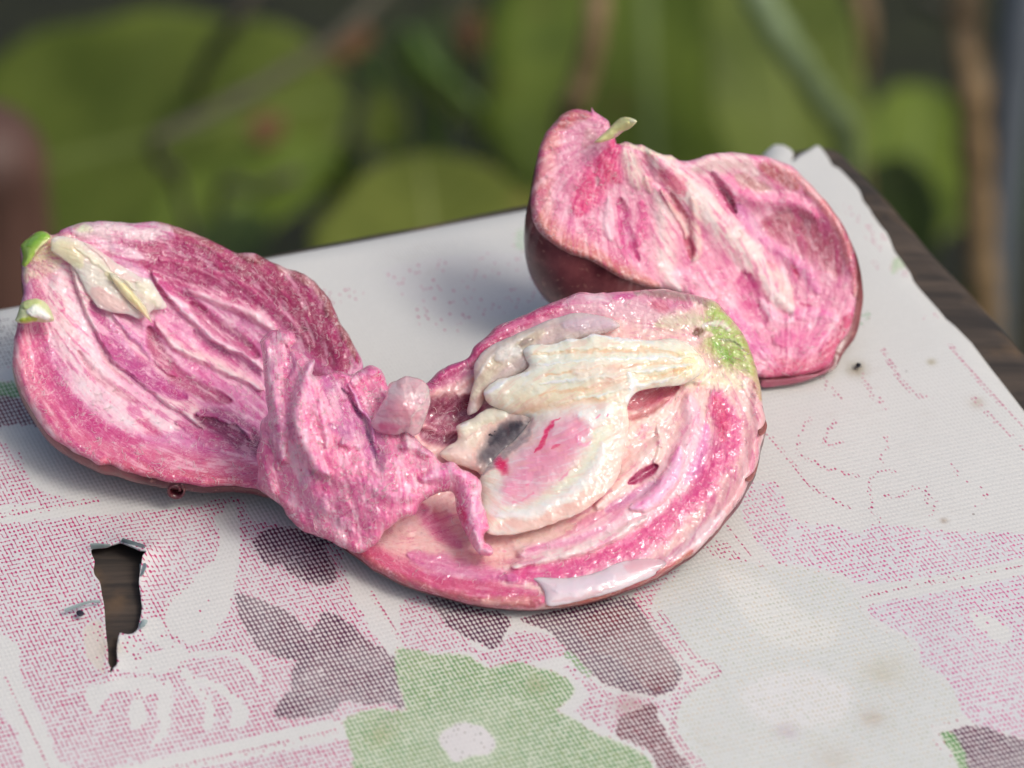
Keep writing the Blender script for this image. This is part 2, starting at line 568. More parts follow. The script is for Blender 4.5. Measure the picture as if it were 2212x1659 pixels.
def cloth_material():
    """woven vinyl: fill colour, ink dots on the thread crossings, thin ink links between them"""
    N = NT('printed_cloth')
    uv = N.n('ShaderNodeAttribute', attribute_name='flow').outputs['Vector']
    ink = N.n('ShaderNodeAttribute', attribute_name='Ink')
    fill = N.n('ShaderNodeAttribute', attribute_name='Col').outputs[0]
    obj = N.n('ShaderNodeTexCoord').outputs['Object']
    wob = N.noise(uv, 0.9, 2.0, 0.5)
    off = N.vmath('MULTIPLY', N.vmath('SUBTRACT', wob.outputs[1], (0.5, 0.5, 0.5)), (0.34, 0.34, 0.0))
    q = N.vmath('ADD', uv, off)
    sp = N.n('ShaderNodeSeparateXYZ', {0: q})
    u, v = sp.outputs[0], sp.outputs[1]
    ru, rv = N.math('ROUND', u), N.math('ROUND', v)
    eu, ev = N.math('SUBTRACT', u, ru), N.math('SUBTRACT', v, rv)
    fu, fv = N.math('FLOOR', u), N.math('FLOOR', v)
    def rnd(a, b, s):
        vec = N.n('ShaderNodeCombineXYZ', {0: a, 1: b, 2: s}).outputs[0]
        return N.n('ShaderNodeTexWhiteNoise', {'Vector': vec}, noise_dimensions='3D').outputs[0]
    d = ink.outputs['Alpha']
    r0, r1, r2 = rnd(ru, rv, 1.5), rnd(ru, fv, 7.5), rnd(fu, rv, 13.5)
    heavy = N.ramp(d, 1.2, 1.5)
    rad = N.math('ADD', N.math('MULTIPLY_ADD', rnd(ru, rv, 21.5), 0.12, 0.17), N.math('MULTIPLY', heavy, 0.12))
    rr = N.math('SQRT', N.math('ADD', N.math('POWER', eu, 2.0), N.math('POWER', N.math('MULTIPLY', ev, 0.85), 2.0)))
    dot = N.math('MULTIPLY', N.ramp(N.math('SUBTRACT', rad, rr), -0.03, 0.06), N.math('LESS_THAN', r0, d))
    lv = N.math('MULTIPLY', N.ramp(N.math('SUBTRACT', N.math('ABSOLUTE', eu), N.math('MULTIPLY', heavy, 0.10)), 0.15, 0.06), N.math('LESS_THAN', r1, N.math('MULTIPLY_ADD', d, 0.85, -0.50)))
    lh = N.math('MULTIPLY', N.ramp(N.math('SUBTRACT', N.math('ABSOLUTE', ev), N.math('MULTIPLY', heavy, 0.065)), 0.13, 0.05), N.math('LESS_THAN', r2, N.math('MULTIPLY_ADD', d, 0.85, -0.50)))
    mark = N.math('MAXIMUM', N.math('MAXIMUM', dot, N.math('MULTIPLY', lv, 0.85)), N.math('MULTIPLY', lh, 0.7))
    fade = N.ramp(N.noise(obj, 30.0, 3.0, 0.6).outputs[0], 0.28, 0.58, 0.62, 1.0)
    mark = N.math('MULTIPLY', mark, fade)
    # old dirt on the sheet
    s1 = N.noise(obj, 26.0, 5.0, 0.65).outputs[0]
    s2 = N.noise(obj, 240.0, 4.0, 0.7).outputs[0]
    dirt = N.math('MULTIPLY', N.ramp(s1, 0.56, 0.78), N.ramp(s2, 0.40, 0.66))
    base = N.mix(N.math('MULTIPLY', dirt, 0.22), fill, lin4((150, 128, 100)))
    pits = N.math('MULTIPLY', N.ramp(rr, 0.22, 0.10), N.math('MULTIPLY', N.math('LESS_THAN', rnd(ru, rv, 33.5), 0.75), 0.16))
    base = N.mix(pits, base, lin4((140, 138, 132)))
    c = N.mix(mark, base, ink.outputs[0])
    vor = N.n('ShaderNodeTexVoronoi', {'Vector': obj, 'Scale': 95.0}, feature='F1')
    speck = N.math('LESS_THAN', vor.outputs[0], N.math('MULTIPLY_ADD', N.ramp(s1, 0.5, 0.8), 0.05, 0.018))
    c = N.mix(N.math('MULTIPLY', speck, 0.55), c, lin4((96, 84, 76)))
    wu = N.math('COSINE', N.math('MULTIPLY', u, 2 * math.pi))
    wv = N.math('COSINE', N.math('MULTIPLY', v, 2 * math.pi))
    hgt = N.math('MULTIPLY', N.math('ADD', wu, wv), -0.5)
    nb = N.bump(hgt, 0.22, 0.00022, N.bump(s1, 0.25, 0.0015))
    N.principled(Base_Color=c, Roughness=0.42, Normal=nb, Specular_IOR_Level=0.45)
    return N.m

M_SKIN = skin_material()
M_WOOD = wood_material('table_wood', (46, 41, 37), (82, 71, 61), (14, 140, 140), 0.8, (102, 82, 60))
M_CLOTH = cloth_material()
M_UNDER = plain('cloth_underside', (150, 168, 168), 0.6, 200, 0.2, 0.05)

# ------------------------------------------------------------ ground
GZ = -1.05
def ground_material():
    N = NT('soil')
    obj = N.n('ShaderNodeTexCoord').outputs['Object']
    g = N.noise(obj, 9.0, 6.0, 0.65).outputs[0]
    f = N.noise(obj, 60.0, 4.0, 0.6).outputs[0]
    c = N.mix(N.ramp(g, 0.38, 0.66), lin4((18, 22, 10)), lin4((40, 46, 22)))
    c = N.mix(N.math('MULTIPLY', N.ramp(f, 0.6, 0.75), 0.5), c, lin4((60, 54, 34)))
    N.principled(Base_Color=c, Roughness=0.9, Normal=N.bump(f, 0.6, 0.01))
    return N.m
gs = 26.0
gn = 40
gxx, gyy = np.meshgrid(np.linspace(-gs, gs, gn + 1), np.linspace(-gs, gs, gn + 1))
gzz = GZ + (fbm(gxx * 0.4, gyy * 0.4, 4) - 0.5) * 0.04 * np.clip(np.hypot(gxx, gyy) - 1.5, 0, 1)
gV = np.stack([gxx.ravel(), gyy.ravel(), gzz.ravel()], 1)
gi = np.arange((gn + 1) ** 2).reshape(gn + 1, gn + 1)
gF = np.stack([gi[:-1, :-1], gi[:-1, 1:], gi[1:, 1:], gi[1:, :-1]], -1).reshape(-1, 4)
tag(mesh_obj('ground', gV, gF, ground_material()), kind='structure')

# ------------------------------------------------------------ table
BT = -0.0018                                              # board top, just under the cloth
def ground_pt(x, y, z=0.0): return unproj([x], [y], [z])[0]
pc = ground_pt(1812, 283, BT)
pr = ground_pt(2246, 762, BT)
pb = ground_pt(0, 640, BT)
dr, db = (pr - pc)[:2], (pb - pc)[:2]
dr /= np.linalg.norm(dr); db /= np.linalg.norm(db)
LR, LB = 0.44, 0.46
corner = [pc[:2], pc[:2] + db * LB, pc[:2] + db * LB + dr * LR, pc[:2] + dr * LR]
cen = np.mean(corner, 0)
def rounded_prism(poly, ztop, zbot, rad_c, rad_e, ncor=6, ned=6):
    """board with rounded corners (plan) and rounded upper edge"""
    poly = [np.array(p, float) for p in poly]
    n = len(poly)
    ring = []
    for i in range(n):
        a, b, c = poly[i - 1], poly[i], poly[(i + 1) % n]
        u1, u2 = (a - b) / np.linalg.norm(a - b), (c - b) / np.linalg.norm(c - b)
        for k in range(ncor + 1):
            t = k / ncor
            p0, p1 = b + u1 * rad_c, b + u2 * rad_c
            ring.append((1 - t) ** 2 * p0 + 2 * t * (1 - t) * b + t * t * p1)
    ring = np.array(ring)
    m = len(ring)
    # subdivide the long sides
    out = []
    for i in range(m):
        a, b = ring[i], ring[(i + 1) % m]
        k = max(1, int(np.linalg.norm(b - a) / 0.006))
        for j in range(k): out.append(a + (b - a) * j / k)
    ring = np.array(out); m = len(ring)
    tn = np.roll(ring, -1, 0) - np.roll(ring, 1, 0)
    tn /= np.linalg.norm(tn, axis=1)[:, None]
    nr = np.stack([tn[:, 1], -tn[:, 0]], 1)
    if np.sum(nr * (ring - ring.mean(0))) < 0: nr = -nr
    wav = (fbm(ring[:, 0] * 60, ring[:, 1] * 60, 5) - 0.5) * 0.0022
    V, F = [], []
    for k in range(ned + 1):
        th = k / ned * math.pi / 2
        ins = rad_e * (1 - math.sin(th))
        p = ring - nr * (ins - wav * math.sin(th))[:, None]
        V.append(np.column_stack([p, np.full(m, ztop - rad_e * (1 - math.cos(th)))]))
    for z_ in (zbot + rad_e * 0.3, zbot):
        V.append(np.column_stack([ring - nr * (0 if z_ > zbot else rad_e * 0.3) + nr * wav[:, None], np.full(m, z_)]))
    L = len(V)
    V = np.vstack(V)
    for k in range(L - 1):
        for i in range(m):
            j = (i + 1) % m
            F.append((k * m + i, (k + 1) * m + i, (k + 1) * m + j, k * m + j))
    F.append(tuple(range(m)))
    F.append(tuple(range((L - 1) * m, L * m))[::-1])
    return V, F
table = tag(empty('table', (cen[0], cen[1], GZ)), 'dark worn wooden table edge showing beside the printed cloth', 'table')
bV, bF = rounded_prism(corner, BT, -0.030, 0.009, 0.0075)
mesh_obj('table_board', bV, bF, M_WOOD, table)
for cpt in corner:
    lp = cpt + (cen - cpt) / np.linalg.norm(cen - cpt) * 0.05
    lw = 0.021
    sq = [lp + np.array(o_) * lw for o_ in ((-1, -1), (1, -1), (1, 1), (-1, 1))]
    lV, lF = rounded_prism(sq, -0.0305, GZ, 0.004, 0.001, 2, 2)
    mesh_obj('leg', lV, lF, M_WOOD, table)

# ------------------------------------------------------------ printed tablecloth
HOLE = cr(5, [(527, 352), (600, 345), (640, 332), (690, 318), (712, 322), (770, 345), (805, 362), (848, 368), (822, 395), (815, 440),
              (806, 500), (800, 550), (806, 600), (812, 650), (818, 700), (810, 750), (800, 790), (790, 825), (760, 848), (720, 850),
              (690, 842), (680, 880), (672, 940), (676, 1020), (655, 1040), (640, 1072), (628, 1070), (636, 1040), (622, 1015),
              (622, 950), (612, 860), (604, 760), (600, 690), (585, 610), (575, 550), (545, 510), (538, 470), (545, 430), (530, 395)])
BACK_L = [(-300, 707), (0, 641), (240, 596), (560, 533), (900, 470), (1145, 424), (1450, 358), (1640, 316)]
EDGE_R = list(map(tuple, cr(8, [(0, 100), (40, 88), (90, 100), (135, 125), (150, 150), (138, 200), (185, 160), (240, 130), (285, 100), (310, 112), (352, 170), (380, 222),
          (420, 240), (460, 280), (520, 345), (540, 372), (560, 430), (600, 480), (612, 505), (660, 570), (700, 610), (730, 660),
          (745, 700), (790, 760), (840, 830), (860, 880), (900, 930), (950, 985), (1000, 1040), (1050, 1100), (1100, 1140), (1150, 1190), (1200, 1240),
          (1290, 1360), (1400, 1500), (1508, 1640), (1600, 1760)])))
CLOTH_O = np.array(BACK_L + EDGE_R + [(2330, 1000), (2330, 1900), (-300, 1900)])
cst = 4.0
cx0, cy0 = -300.0, 296.0
cnx, cny = int(2640 / cst), int(1600 / cst)
cgx, cgy = np.meshgrid(cx0 + np.arange(cnx) * cst, cy0 + np.arange(cny) * cst)
ccx, ccy = (cgx[:-1, :-1] + cst / 2).ravel(), (cgy[:-1, :-1] + cst / 2).ravel()
cin = inside(ccx, ccy, CLOTH_O) & ~inside(ccx, ccy, HOLE)
cid = np.arange(cnx * cny).reshape(cny, cnx)
cq = np.stack([cid[:-1, :-1], cid[1:, :-1], cid[1:, 1:], cid[:-1, 1:]], -1).reshape(-1, 4)[cin]
cused = np.unique(cq)
crm = np.full(cnx * cny, -1); crm[cused] = np.arange(len(cused))
cq = crm[cq]
X, Y = cgx.ravel()[cused].copy(), cgy.ravel()[cused].copy()
ced = np.concatenate([cq[:, [0, 1]], cq[:, [1, 2]], cq[:, [2, 3]], cq[:, [3, 0]]])
ck = np.sort(ced, 1); ckk = ck[:, 0] * 10000000 + ck[:, 1]
_, cinv, ccnt = np.unique(ckk, return_inverse=True, return_counts=True)
cbd = ced[ccnt[cinv] == 1]
cbv = np.unique(cbd)
for O_ in (CLOTH_O, smooth_line(HOLE, True, 2)):
    d_, _, _, qx, qy = line_dist(X[cbv], Y[cbv], O_, True)
    mv = d_ < cst * 1.6
    X[cbv] = np.where(mv, qx, X[cbv]); Y[cbv] = np.where(mv, qy, Y[cbv])

# --- print: ink colour + density, fill colour, all in the sheet's own surface
PINK, DARK, MARO, GREEN, OLIV = (184, 30, 106), (88, 30, 66), (108, 34, 58), (122, 156, 106), (202, 200, 184)
WHITE, LILAC, GFILL, CREAM = (214, 215, 211), (212, 208, 211), (204, 213, 190), (209, 213, 209)
inkc = np.tile(np.array(PINK, float), (len(X), 1)); inkd = np.zeros(len(X))
filc = np.tile(np.array(WHITE, float), (len(X), 1))
def area(crop, pts, ink=None, d=None, fill=None, fa=1.0, soft=6.0, rough=5.0, sm=3):
    P = smooth_line(cr(crop, pts), True, sm)
    lo, hi = P.min(0) - 14, P.max(0) + 14
    s = np.where((X > lo[0]) & (X < hi[0]) & (Y > lo[1]) & (Y < hi[1]))[0]
    if len(s) == 0: return
    dd, _, _, _, _ = line_dist(X[s], Y[s], P, True)
    sd_ = np.where(inside(X[s], Y[s], P), dd, -dd) + (fbm(X[s] / 13, Y[s] / 13, 8, 2) - .5) * 2 * rough
    m = sstep(-soft / 2, soft / 2, sd_)
    if ink is not None:
        k = (m > 0.5)[:, None]
        inkc[s] = np.where(k, np.array(ink, float), inkc[s])
    if d is not None: inkd[s] = inkd[s] * (1 - m) + d * m
    if fill is not None: filc[s] = filc[s] * (1 - (m * fa)[:, None]) + np.array(fill, float) * (m * fa)[:, None]
def stroke(crop, pts, w, ink, d, fill=None, fa=0.5):
    P = smooth_line(cr(crop, pts), False, 4)
    lo, hi = P.min(0) - 14, P.max(0) + 14
    s = np.where((X > lo[0]) & (X < hi[0]) & (Y > lo[1]) & (Y < hi[1]))[0]
    if len(s) == 0: return
    dd, _, _, _, _ = line_dist(X[s], Y[s], P)
    m = dd < w
    inkc[s] = np.where(m[:, None], np.array(ink, float), inkc[s])
    inkd[s] = np.where(m, d, inkd[s])
# left field of pink weave
area(5, [(-900, 215), (0, 215), (400, 175), (900, 140), (1330, 60), (1345, 90), (1390, 60), (1450, 200), (1620, 230), (1900, 500), (2050, 700), (2212, 950), (2300, 1300), (1990, 1335), (1500, 1430), (1000, 1545), (430, 1640), (260, 1380), (120, 1090), (20, 850), (-900, 700)], PINK, 1.0, LILAC, .6)
area(5, [(-900, -300), (0, -260), (200, 0), (430, 90), (250, 105), (0, 112), (-900, 220)], PINK, 1.0, LILAC, .6)
area(5, [(-900, 700), (-10, 1270), (140, 1640), (200, 1800), (-900, 2200)], PINK, 1.0, LILAC, .6)
area(5, [(430, 1760), (900, 1660), (1480, 1560), (1960, 1460), (2100, 1500), (2100, 2200), (500, 2200)], PINK, 1.0, LILAC, .6)
stroke(5, [(0, 165), (180, 140), (350, 108), (560, 80)], 5, PINK, .95)
stroke(5, [(25, 1110), (100, 1260), (190, 1430), (290, 1640), (380, 1800)], 5, PINK, .95)
stroke(5, [(700, 1690), (1040, 1613), (1500, 1508), (1940, 1408)], 5, PINK, .95)
# white leaf, buds, petals
area(5, [(1345, 80), (1385, 250), (1372, 450), (1345, 640), (1285, 780), (1200, 880), (1080, 910), (990, 860), (925, 770), (945, 680), (1050, 575), (1150, 490), (1240, 390), (1265, 250), (1230, 190), (1300, 130)], d=0.02, fill=WHITE)
stroke(5, [(1238, 395), (1130, 515), (1050, 590), (985, 655), (945, 720), (940, 770), (965, 830), (1000, 860)], 4.5, PINK, .9)
area(5, [(820, 780), (920, 760), (960, 860), (1060, 910), (1000, 950), (880, 900), (820, 850)], d=0.15, fill=WHITE)
area(5, [(500, 800), (590, 780), (605, 1000), (600, 1080), (520, 1010), (480, 900)], d=0.25, fill=(214, 206, 196))
area(5, [(690, 860), (780, 890), (830, 930), (780, 970), (680, 980)], d=0.3, fill=WHITE)
area(5, [(680, 1000), (1000, 930), (1090, 960), (1060, 1040), (900, 1080), (700, 1060)], d=0.12, fill=WHITE)
for pet in ([(490, 1170), (640, 1110), (800, 1095), (910, 1110), (800, 1180), (650, 1180), (600, 1240), (540, 1320), (510, 1250)],
            [(760, 1395), (740, 1290), (790, 1205), (880, 1125), (935, 1120), (900, 1180), (820, 1225), (850, 1340), (800, 1395)],
            [(870, 1490), (925, 1390), (900, 1290), (915, 1180), (970, 1105), (995, 1180), (985, 1290), (975, 1400), (920, 1475)],
            [(1165, 1390), (1185, 1280), (1130, 1200), (1035, 1080), (1060, 1035), (1130, 1120), (1205, 1210), (1240, 1300), (1215, 1395)],
            [(1325, 1395), (1335, 1290), (1280, 1200), (1170, 1150), (1120, 1095), (1260, 1135), (1365, 1215), (1430, 1300), (1405, 1370)],
            [(1080, 960), (1180, 950), (1300, 945), (1420, 985), (1500, 1080), (1490, 1130), (1400, 1020), (1300, 975), (1150, 990)]):
    area(5, pet, d=0.02, fill=WHITE, rough=2.5)
# dark lozenges
for dk in ([(1590, 230), (1880, 270), (1965, 370), (1900, 560), (1740, 570), (1640, 520), (1520, 430), (1460, 310)],
           [(1345, 620), (1540, 670), (1700, 750), (1800, 900), (1720, 1000), (1560, 970), (1450, 880)],
           [(1850, 720), (2000, 770), (2130, 900), (2230, 960), (2230, 1230), (2100, 1250), (1990, 1235), (1900, 1300), (1740, 1335), (1570, 1330), (1660, 1180), (1810, 1090), (1790, 950), (1840, 850)]):
    area(5, dk, DARK, 1.75, (214, 208, 206), .7)
area(6, [(0, 420), (110, 290), (210, 340), (390, 470), (470, 520), (520, 560), (530, 700), (560, 845), (420, 790), (200, 750), (0, 880), (-100, 700)], DARK, 1.7, (214, 208, 206), .7)
area(6, [(1000, 500), (1090, 500), (1160, 420), (1260, 400), (1380, 400), (1500, 520), (1280, 575), (1080, 615), (950, 520), (700, 505), (560, 490), (540, 230), (690, 205), (860, 400)], PINK, 1.0, LILAC, .6)
area(6, [(690, 190), (800, 200), (1000, 260), (1170, 310), (1085, 495), (990, 465), (860, 395), (760, 305)], DARK, 1.75, (214, 210, 206), .7)
area(6, [(1245, 310), (1450, 265), (1850, 190), (1940, 260), (2000, 390), (2110, 520), (2160, 650), (2060, 765), (1900, 745), (1720, 700), (1600, 600), (1520, 520), (1440, 450), (1370, 385), (1260, 350)], DARK, 1.75, (214, 208, 204), .7)
area(6, [(1560, 350), (1800, 260), (1960, 330), (2100, 540), (2120, 700), (1960, 720), (1800, 560), (1650, 500)], MARO)
area(6, [(1470, 590), (1600, 640), (1720, 740), (1900, 765), (2080, 770), (2230, 640), (2160, 790), (2100, 900), (2140, 1000), (1990, 830), (1800, 880), (1780, 990), (1650, 920), (1540, 850), (1620, 760)], PINK, .8, LILAC, .5)
stroke(6, [(1900, 190), (1990, 330), (2080, 470), (2230, 640)], 9, PINK, 1.2)
area(6, [(1810, 880), (1990, 810), (2030, 900), (2090, 1000), (2140, 1090), (2230, 1200), (2400, 1500), (2080, 1400), (1990, 1110), (1900, 1050), (1780, 990)], MARO, 1.65, (212, 202, 200), .7)
stroke(6, [(370, 175), (440, 280), (510, 400), (585, 500)], 4.5, PINK, 1.0)
area(6, [(-250, 60), (150, -120), (200, 0), (270, 210), (330, 330), (200, 300), (100, 260), (0, 300), (-150, 250)], PINK, 1.0, LILAC, .6)
area(6, [(-180, -100), (60, -120), (170, 50), (130, 130), (0, 120), (-120, 40)], DARK, 1.6, (214, 208, 206), .6)
# green bloom
area(6, [(505, 500), (620, 500), (740, 530), (850, 518), (950, 540), (1060, 600), (1180, 568), (1300, 588), (1420, 620), (1500, 668), (1545, 725), (1505, 795), (1435, 845), (1520, 885), (1620, 955), (1720, 1000), (1850, 1050), (1950, 1110), (2000, 1190), (2050, 1500), (240, 1500), (262, 1180), (248, 1050), (215, 920), (280, 868), (400, 838), (545, 852), (560, 800), (520, 690)], GREEN, 1.45, GFILL, .9)
area(6, [(755, 990), (900, 915), (1010, 950), (1072, 1010), (1065, 1090), (960, 1110), (850, 1145), (800, 1080)], (150, 150, 140), .25, (216, 214, 212))
stroke(6, [(1500, 525), (1560, 580), (1615, 640)], 9, GREEN, 1.5)
# cream bloom and the pale right-hand field
area(7, [(360, 590), (520, 575), (590, 715), (760, 735), (840, 770), (900, 730), (1200, 760), (1500, 770), (1500, 860), (1464, 860), (1100, 930), (850, 960), (780, 920), (560, 880), (510, 860), (420, 760)], (206, 104, 150), .80, (212, 213, 217), .6)
area(7, [(870, 1045), (1050, 1005), (1300, 960), (1500, 915), (1700, 900), (1700, 1600), (1464, 1545), (1300, 1500), (1215, 1440), (1180, 1330), (1075, 1260), (1060, 1180), (920, 1105)], (204, 92, 146), .84, (209, 208, 214), .6)
area(7, [(1260, 1060), (1360, 1090), (1420, 1150), (1380, 1180), (1280, 1120)], d=.1, fill=WHITE)
area(7, [(250, 770), (330, 800), (380, 850), (480, 1040), (455, 1060), (330, 880), (240, 830)], PINK, .85)
area(7, [(-30, 940), (140, 900), (90, 990), (40, 1040)], PINK, 1.0, LILAC, .5)
area(7, [(60, 990), (180, 905), (300, 862), (450, 880), (640, 900), (790, 960), (850, 1060), (900, 1120), (1020, 1170), (1070, 1270), (1175, 1345), (1225, 1430), (1195, 1485), (1115, 1500), (1140, 1580), (1230, 1680), (1230, 2100), (330, 2100), (250, 1659), (150, 1560), (120, 1460), (170, 1370), (300, 1290), (200, 1220), (90, 1120), (55, 1050)], OLIV, .7, CREAM, .8)
area(7, [(300, 900), (500, 960), (640, 1080), (760, 1100), (700, 1200), (500, 1180), (380, 1060)], fill=(221, 222, 216), fa=.8, soft=30)
area(7, [(400, 1350), (600, 1280), (800, 1350), (760, 1480), (560, 1500), (420, 1450)], fill=(221, 221, 219), fa=.8, soft=30)
stroke(7, [(80, 1070), (160, 1190), (230, 1255), (300, 1292), (180, 1365), (125, 1455), (150, 1560), (240, 1659)], 9, PINK, 1.1)
area(7, [(1185, 1520), (1280, 1498), (1380, 1528), (1480, 1560), (1700, 1700), (1700, 2000), (1300, 1900), (1240, 1659), (1200, 1600)], DARK, 1.7, (212, 206, 204), .7)
area(7, [(1148, 1530), (1188, 1525), (1238, 1600), (1248, 1690), (1215, 1650), (1178, 1580)], (84, 140, 72), 1.6, (200, 214, 184), .8)
for ln, w_, d_ in (([(855, 1003), (1050, 965), (1250, 925), (1500, 880)], 4, .8), ([(480, 380), (560, 470), (640, 575), (720, 625), (805, 672)], 4, .9),
               ([(600, 460), (700, 510), (840, 548)], 4, .8), ([(655, 325), (615, 370), (605, 430), (620, 460)], 4, .7), ([(750, 335), (715, 370), (708, 425), (770, 420)], 4, .7),
               ([(930, 390), (950, 430), (920, 470), (930, 510)], 4, .7), ([(880, 640), (875, 570), (910, 530), (970, 530)], 4, .75), ([(930, 620), (980, 625), (1020, 610), (1060, 590), (1130, 640), (1110, 690)], 4, .7),
               ([(1185, 50), (1250, 130), (1330, 220), (1464, 352), (1560, 440)], 4.5, 1.2), ([(1270, 240), (1350, 330), (1464, 440)], 5, .8),
               ([(880, 670), (915, 715)], 4, .9), ([(330, 740), (400, 820), (465, 890)], 3.5, .7), ([(690, 160), (720, 210), (760, 245)], 7, .6), ([(845, 150), (880, 230), (930, 280)], 7, .6), ([(925, 70), (990, 170), (1050, 235), (1120, 245)], 6, .7),
               ([(1110, 570), (1090, 650), (1140, 650)], 4, .6), ([(1180, 500), (1240, 560), (1320, 610), (1250, 700)], 4, .45)):
    stroke(7, ln, w_, PINK, d_)
for ln, w_, d_ in (([(470, 470), (540, 560), (640, 610), (700, 690)], 9, .45), ([(580, 620), (660, 700)], 8, .6), ([(620, 790), (640, 820)], 5, .8), ([(790, 870), (830, 800)], 5, .8), ([(910, 1115), (1010, 1090)], 4, .7)):
    stroke(8, ln, w_, PINK, d_)
area(8, [(770, 735), (815, 770), (770, 830), (715, 870), (735, 800)], (96, 150, 76), 1.2, (204, 216, 190), .7)
area(8, [(500, 1150), (580, 1060), (610, 1110), (540, 1180)], (120, 170, 120), .7)
# faded scraps of print behind the fruit, left edge patch
area(0, [(900, 655), (1000, 625), (1015, 690), (960, 720), (905, 690)], PINK, .35)
area(0, [(830, 580), (1150, 545), (1200, 640), (1000, 700), (940, 680)], PINK, .12, (214, 213, 212), .6)
area(0, [(700, 620), (770, 610), (780, 640), (720, 660)], PINK, .3)
area(0, [(1115, 500), (1150, 490), (1160, 530), (1115, 540)], (130, 180, 130), .8, (210, 218, 204), .7)
area(0, [(-60, 700), (40, 690), (60, 760), (30, 790), (-60, 780)], (80, 60, 70), .8)
area(0, [(-60, 830), (30, 825), (60, 850), (40, 862), (-60, 870)], (84, 140, 72), 1.6, (200, 214, 184), .8)
area(0, [(-60, 862), (40, 858), (90, 900), (100, 925), (40, 915), (-60, 925)], MARO, 1.75, (212, 206, 204), .7)
inkc += ((fbm(X / 9, Y / 9, 21, 3) - .5) * 50)[:, None] * np.array([1.0, .3, .2])
# stained, worn places
def stain(x_, y_, r_, c_, a_):
    m = np.exp(-(((X - x_) ** 2 + ((Y - y_) * 1.4) ** 2) / (r_ * r_)) ** 1.0) * (0.3 + fbm(X / 9, Y / 9, 44, 3) * 1.2)
    k = np.clip(m * a_, 0, .85)[:, None]
    filc[:] = filc * (1 - k) + np.array(c_, float) * k
for st in ((1850, 797, 20, (150, 138, 112), .8), (2013, 782, 9, (160, 150, 120), .7), (1360, 1525, 34, (170, 130, 124), .5), (1160, 1480, 26, (150, 150, 104), .5),
           (1885, 1550, 26, (178, 160, 140), .45), (1910, 1450, 46, (190, 184, 160), .5), (1700, 1580, 24, (188, 172, 180), .5), (2040, 1125, 8, (150, 130, 110), .6), (840, 1560, 30, (160, 150, 130), .25),
           (2110, 870, 16, (176, 160, 140), .5), (240, 1400, 22, (186, 166, 142), .6), (1420, 1490, 12, (120, 80, 76), .5), (820, 1590, 30, (180, 172, 130), .4), (1010, 1170, 50, (200, 186, 180), .3), (1800, 1640, 40, (196, 186, 170), .4)):
    stain(*st)
inkd = np.clip(inkd + (fbm(X / 40, Y / 40, 31, 3) - .5) * 0.35 * np.clip(inkd * 3, 0, 1), 0, 2)

Zc = (fbm(X / 260, Y / 260, 61, 2) - .5) * 0.0012
hd, _, _, _, _ = line_dist(X, Y, smooth_line(HOLE, True, 2), True)
lift = np.exp(-hd / 26.0)
hx = np.clip((X - 215) / 90, 0, 1)
Zc = Zc + lift * (0.0007 + 0.0022 * sstep(1300, 1170, Y) * hx)
Pc = unproj(X, Y, Zc)
bl = np.array(BACK_L, float)
bd, bs, _, _, _ = line_dist(X, Y, bl)
gb = np.abs(bd) * 0.104e-3 / SP                            # ground distance from the back edge
rb = 0.010
drop = np.where(gb < rb, rb - np.sqrt(np.clip(rb ** 2 - (rb - gb) ** 2, 0, None)), 0) * 0.55
rd, _, _, _, _ = line_dist(X, Y, np.array(EDGE_R[-16:]))
Pc[:, 2] -= drop
Pc[:, 2] -= 0.0012 * np.exp(-rd / 22.0)
U_ = (X + 2854.0) / (Y + 4565.0) * 6015.0 / 10.4
V_ = (Pc[:, 1] - 0.333 * Pc[:, 0]) / 0.00142
nb0 = len(Pc)
# thickness: underside, and the hanging back hem
under = Pc.copy(); under[:, 2] -= 0.0006
cV = np.vstack([Pc, under])
cF = [tuple(f) for f in cq] + [tuple(int(i) + nb0 for i in f[::-1]) for f in cq] + [(int(b), int(a), int(a) + nb0, int(b) + nb0) for a, b in cbd]
z2 = lambda a: np.vstack([a, a])
ccol = z2(np.clip(lin(filc), 0, 1) * 1.0)
cink = np.column_stack([lin(np.clip(inkc, 0, 255)), inkd]); cink = z2(cink)
cloth = mesh_obj('tablecloth', cV, cF, M_CLOTH, None, col=ccol, flow=z2(np.stack([U_, V_], 1)), extra={'Ink': cink}, loc=(cen[0], cen[1], 0))
tag(cloth, 'faded white vinyl tablecloth with pink and green woven floral print', 'tablecloth')
# hem hanging behind the table edge
hb = smooth_line(bl, False, 8)
hp = unproj(hb[:, 0], hb[:, 1], np.zeros(len(hb)))
hp[:, 2] -= rb * 0.55
rows = [hp]
outd = np.array([-db[1], db[0]]); outd = outd if outd[1] > 0 else -outd
for k, (o_, dz_) in enumerate(((0.0016, 0.004), (0.0022, 0.010), (0.0024, 0.022), (0.0022, 0.035))):
    r_ = hp.copy(); r_[:, :2] += outd * o_; r_[:, 2] -= dz_; rows.append(r_)
hV = np.vstack(rows); m_ = len(hp)
hF = [(k * m_ + i, (k + 1) * m_ + i, (k + 1) * m_ + i + 1, k * m_ + i + 1) for k in range(4) for i in range(m_ - 1)]
hem = mesh_obj('hem', hV, hF, M_CLOTH, cloth, col=np.tile(lin(WHITE), (len(hV), 1)), flow=np.stack([hV[:, 0] / .0011, hV[:, 2] / .0014], 1), extra={'Ink': np.tile([.5, .05, .2, 0.0], (len(hV), 1))})
hm = hem.modifiers.new('thick', 'SOLIDIFY'); hm.thickness = 0.0006
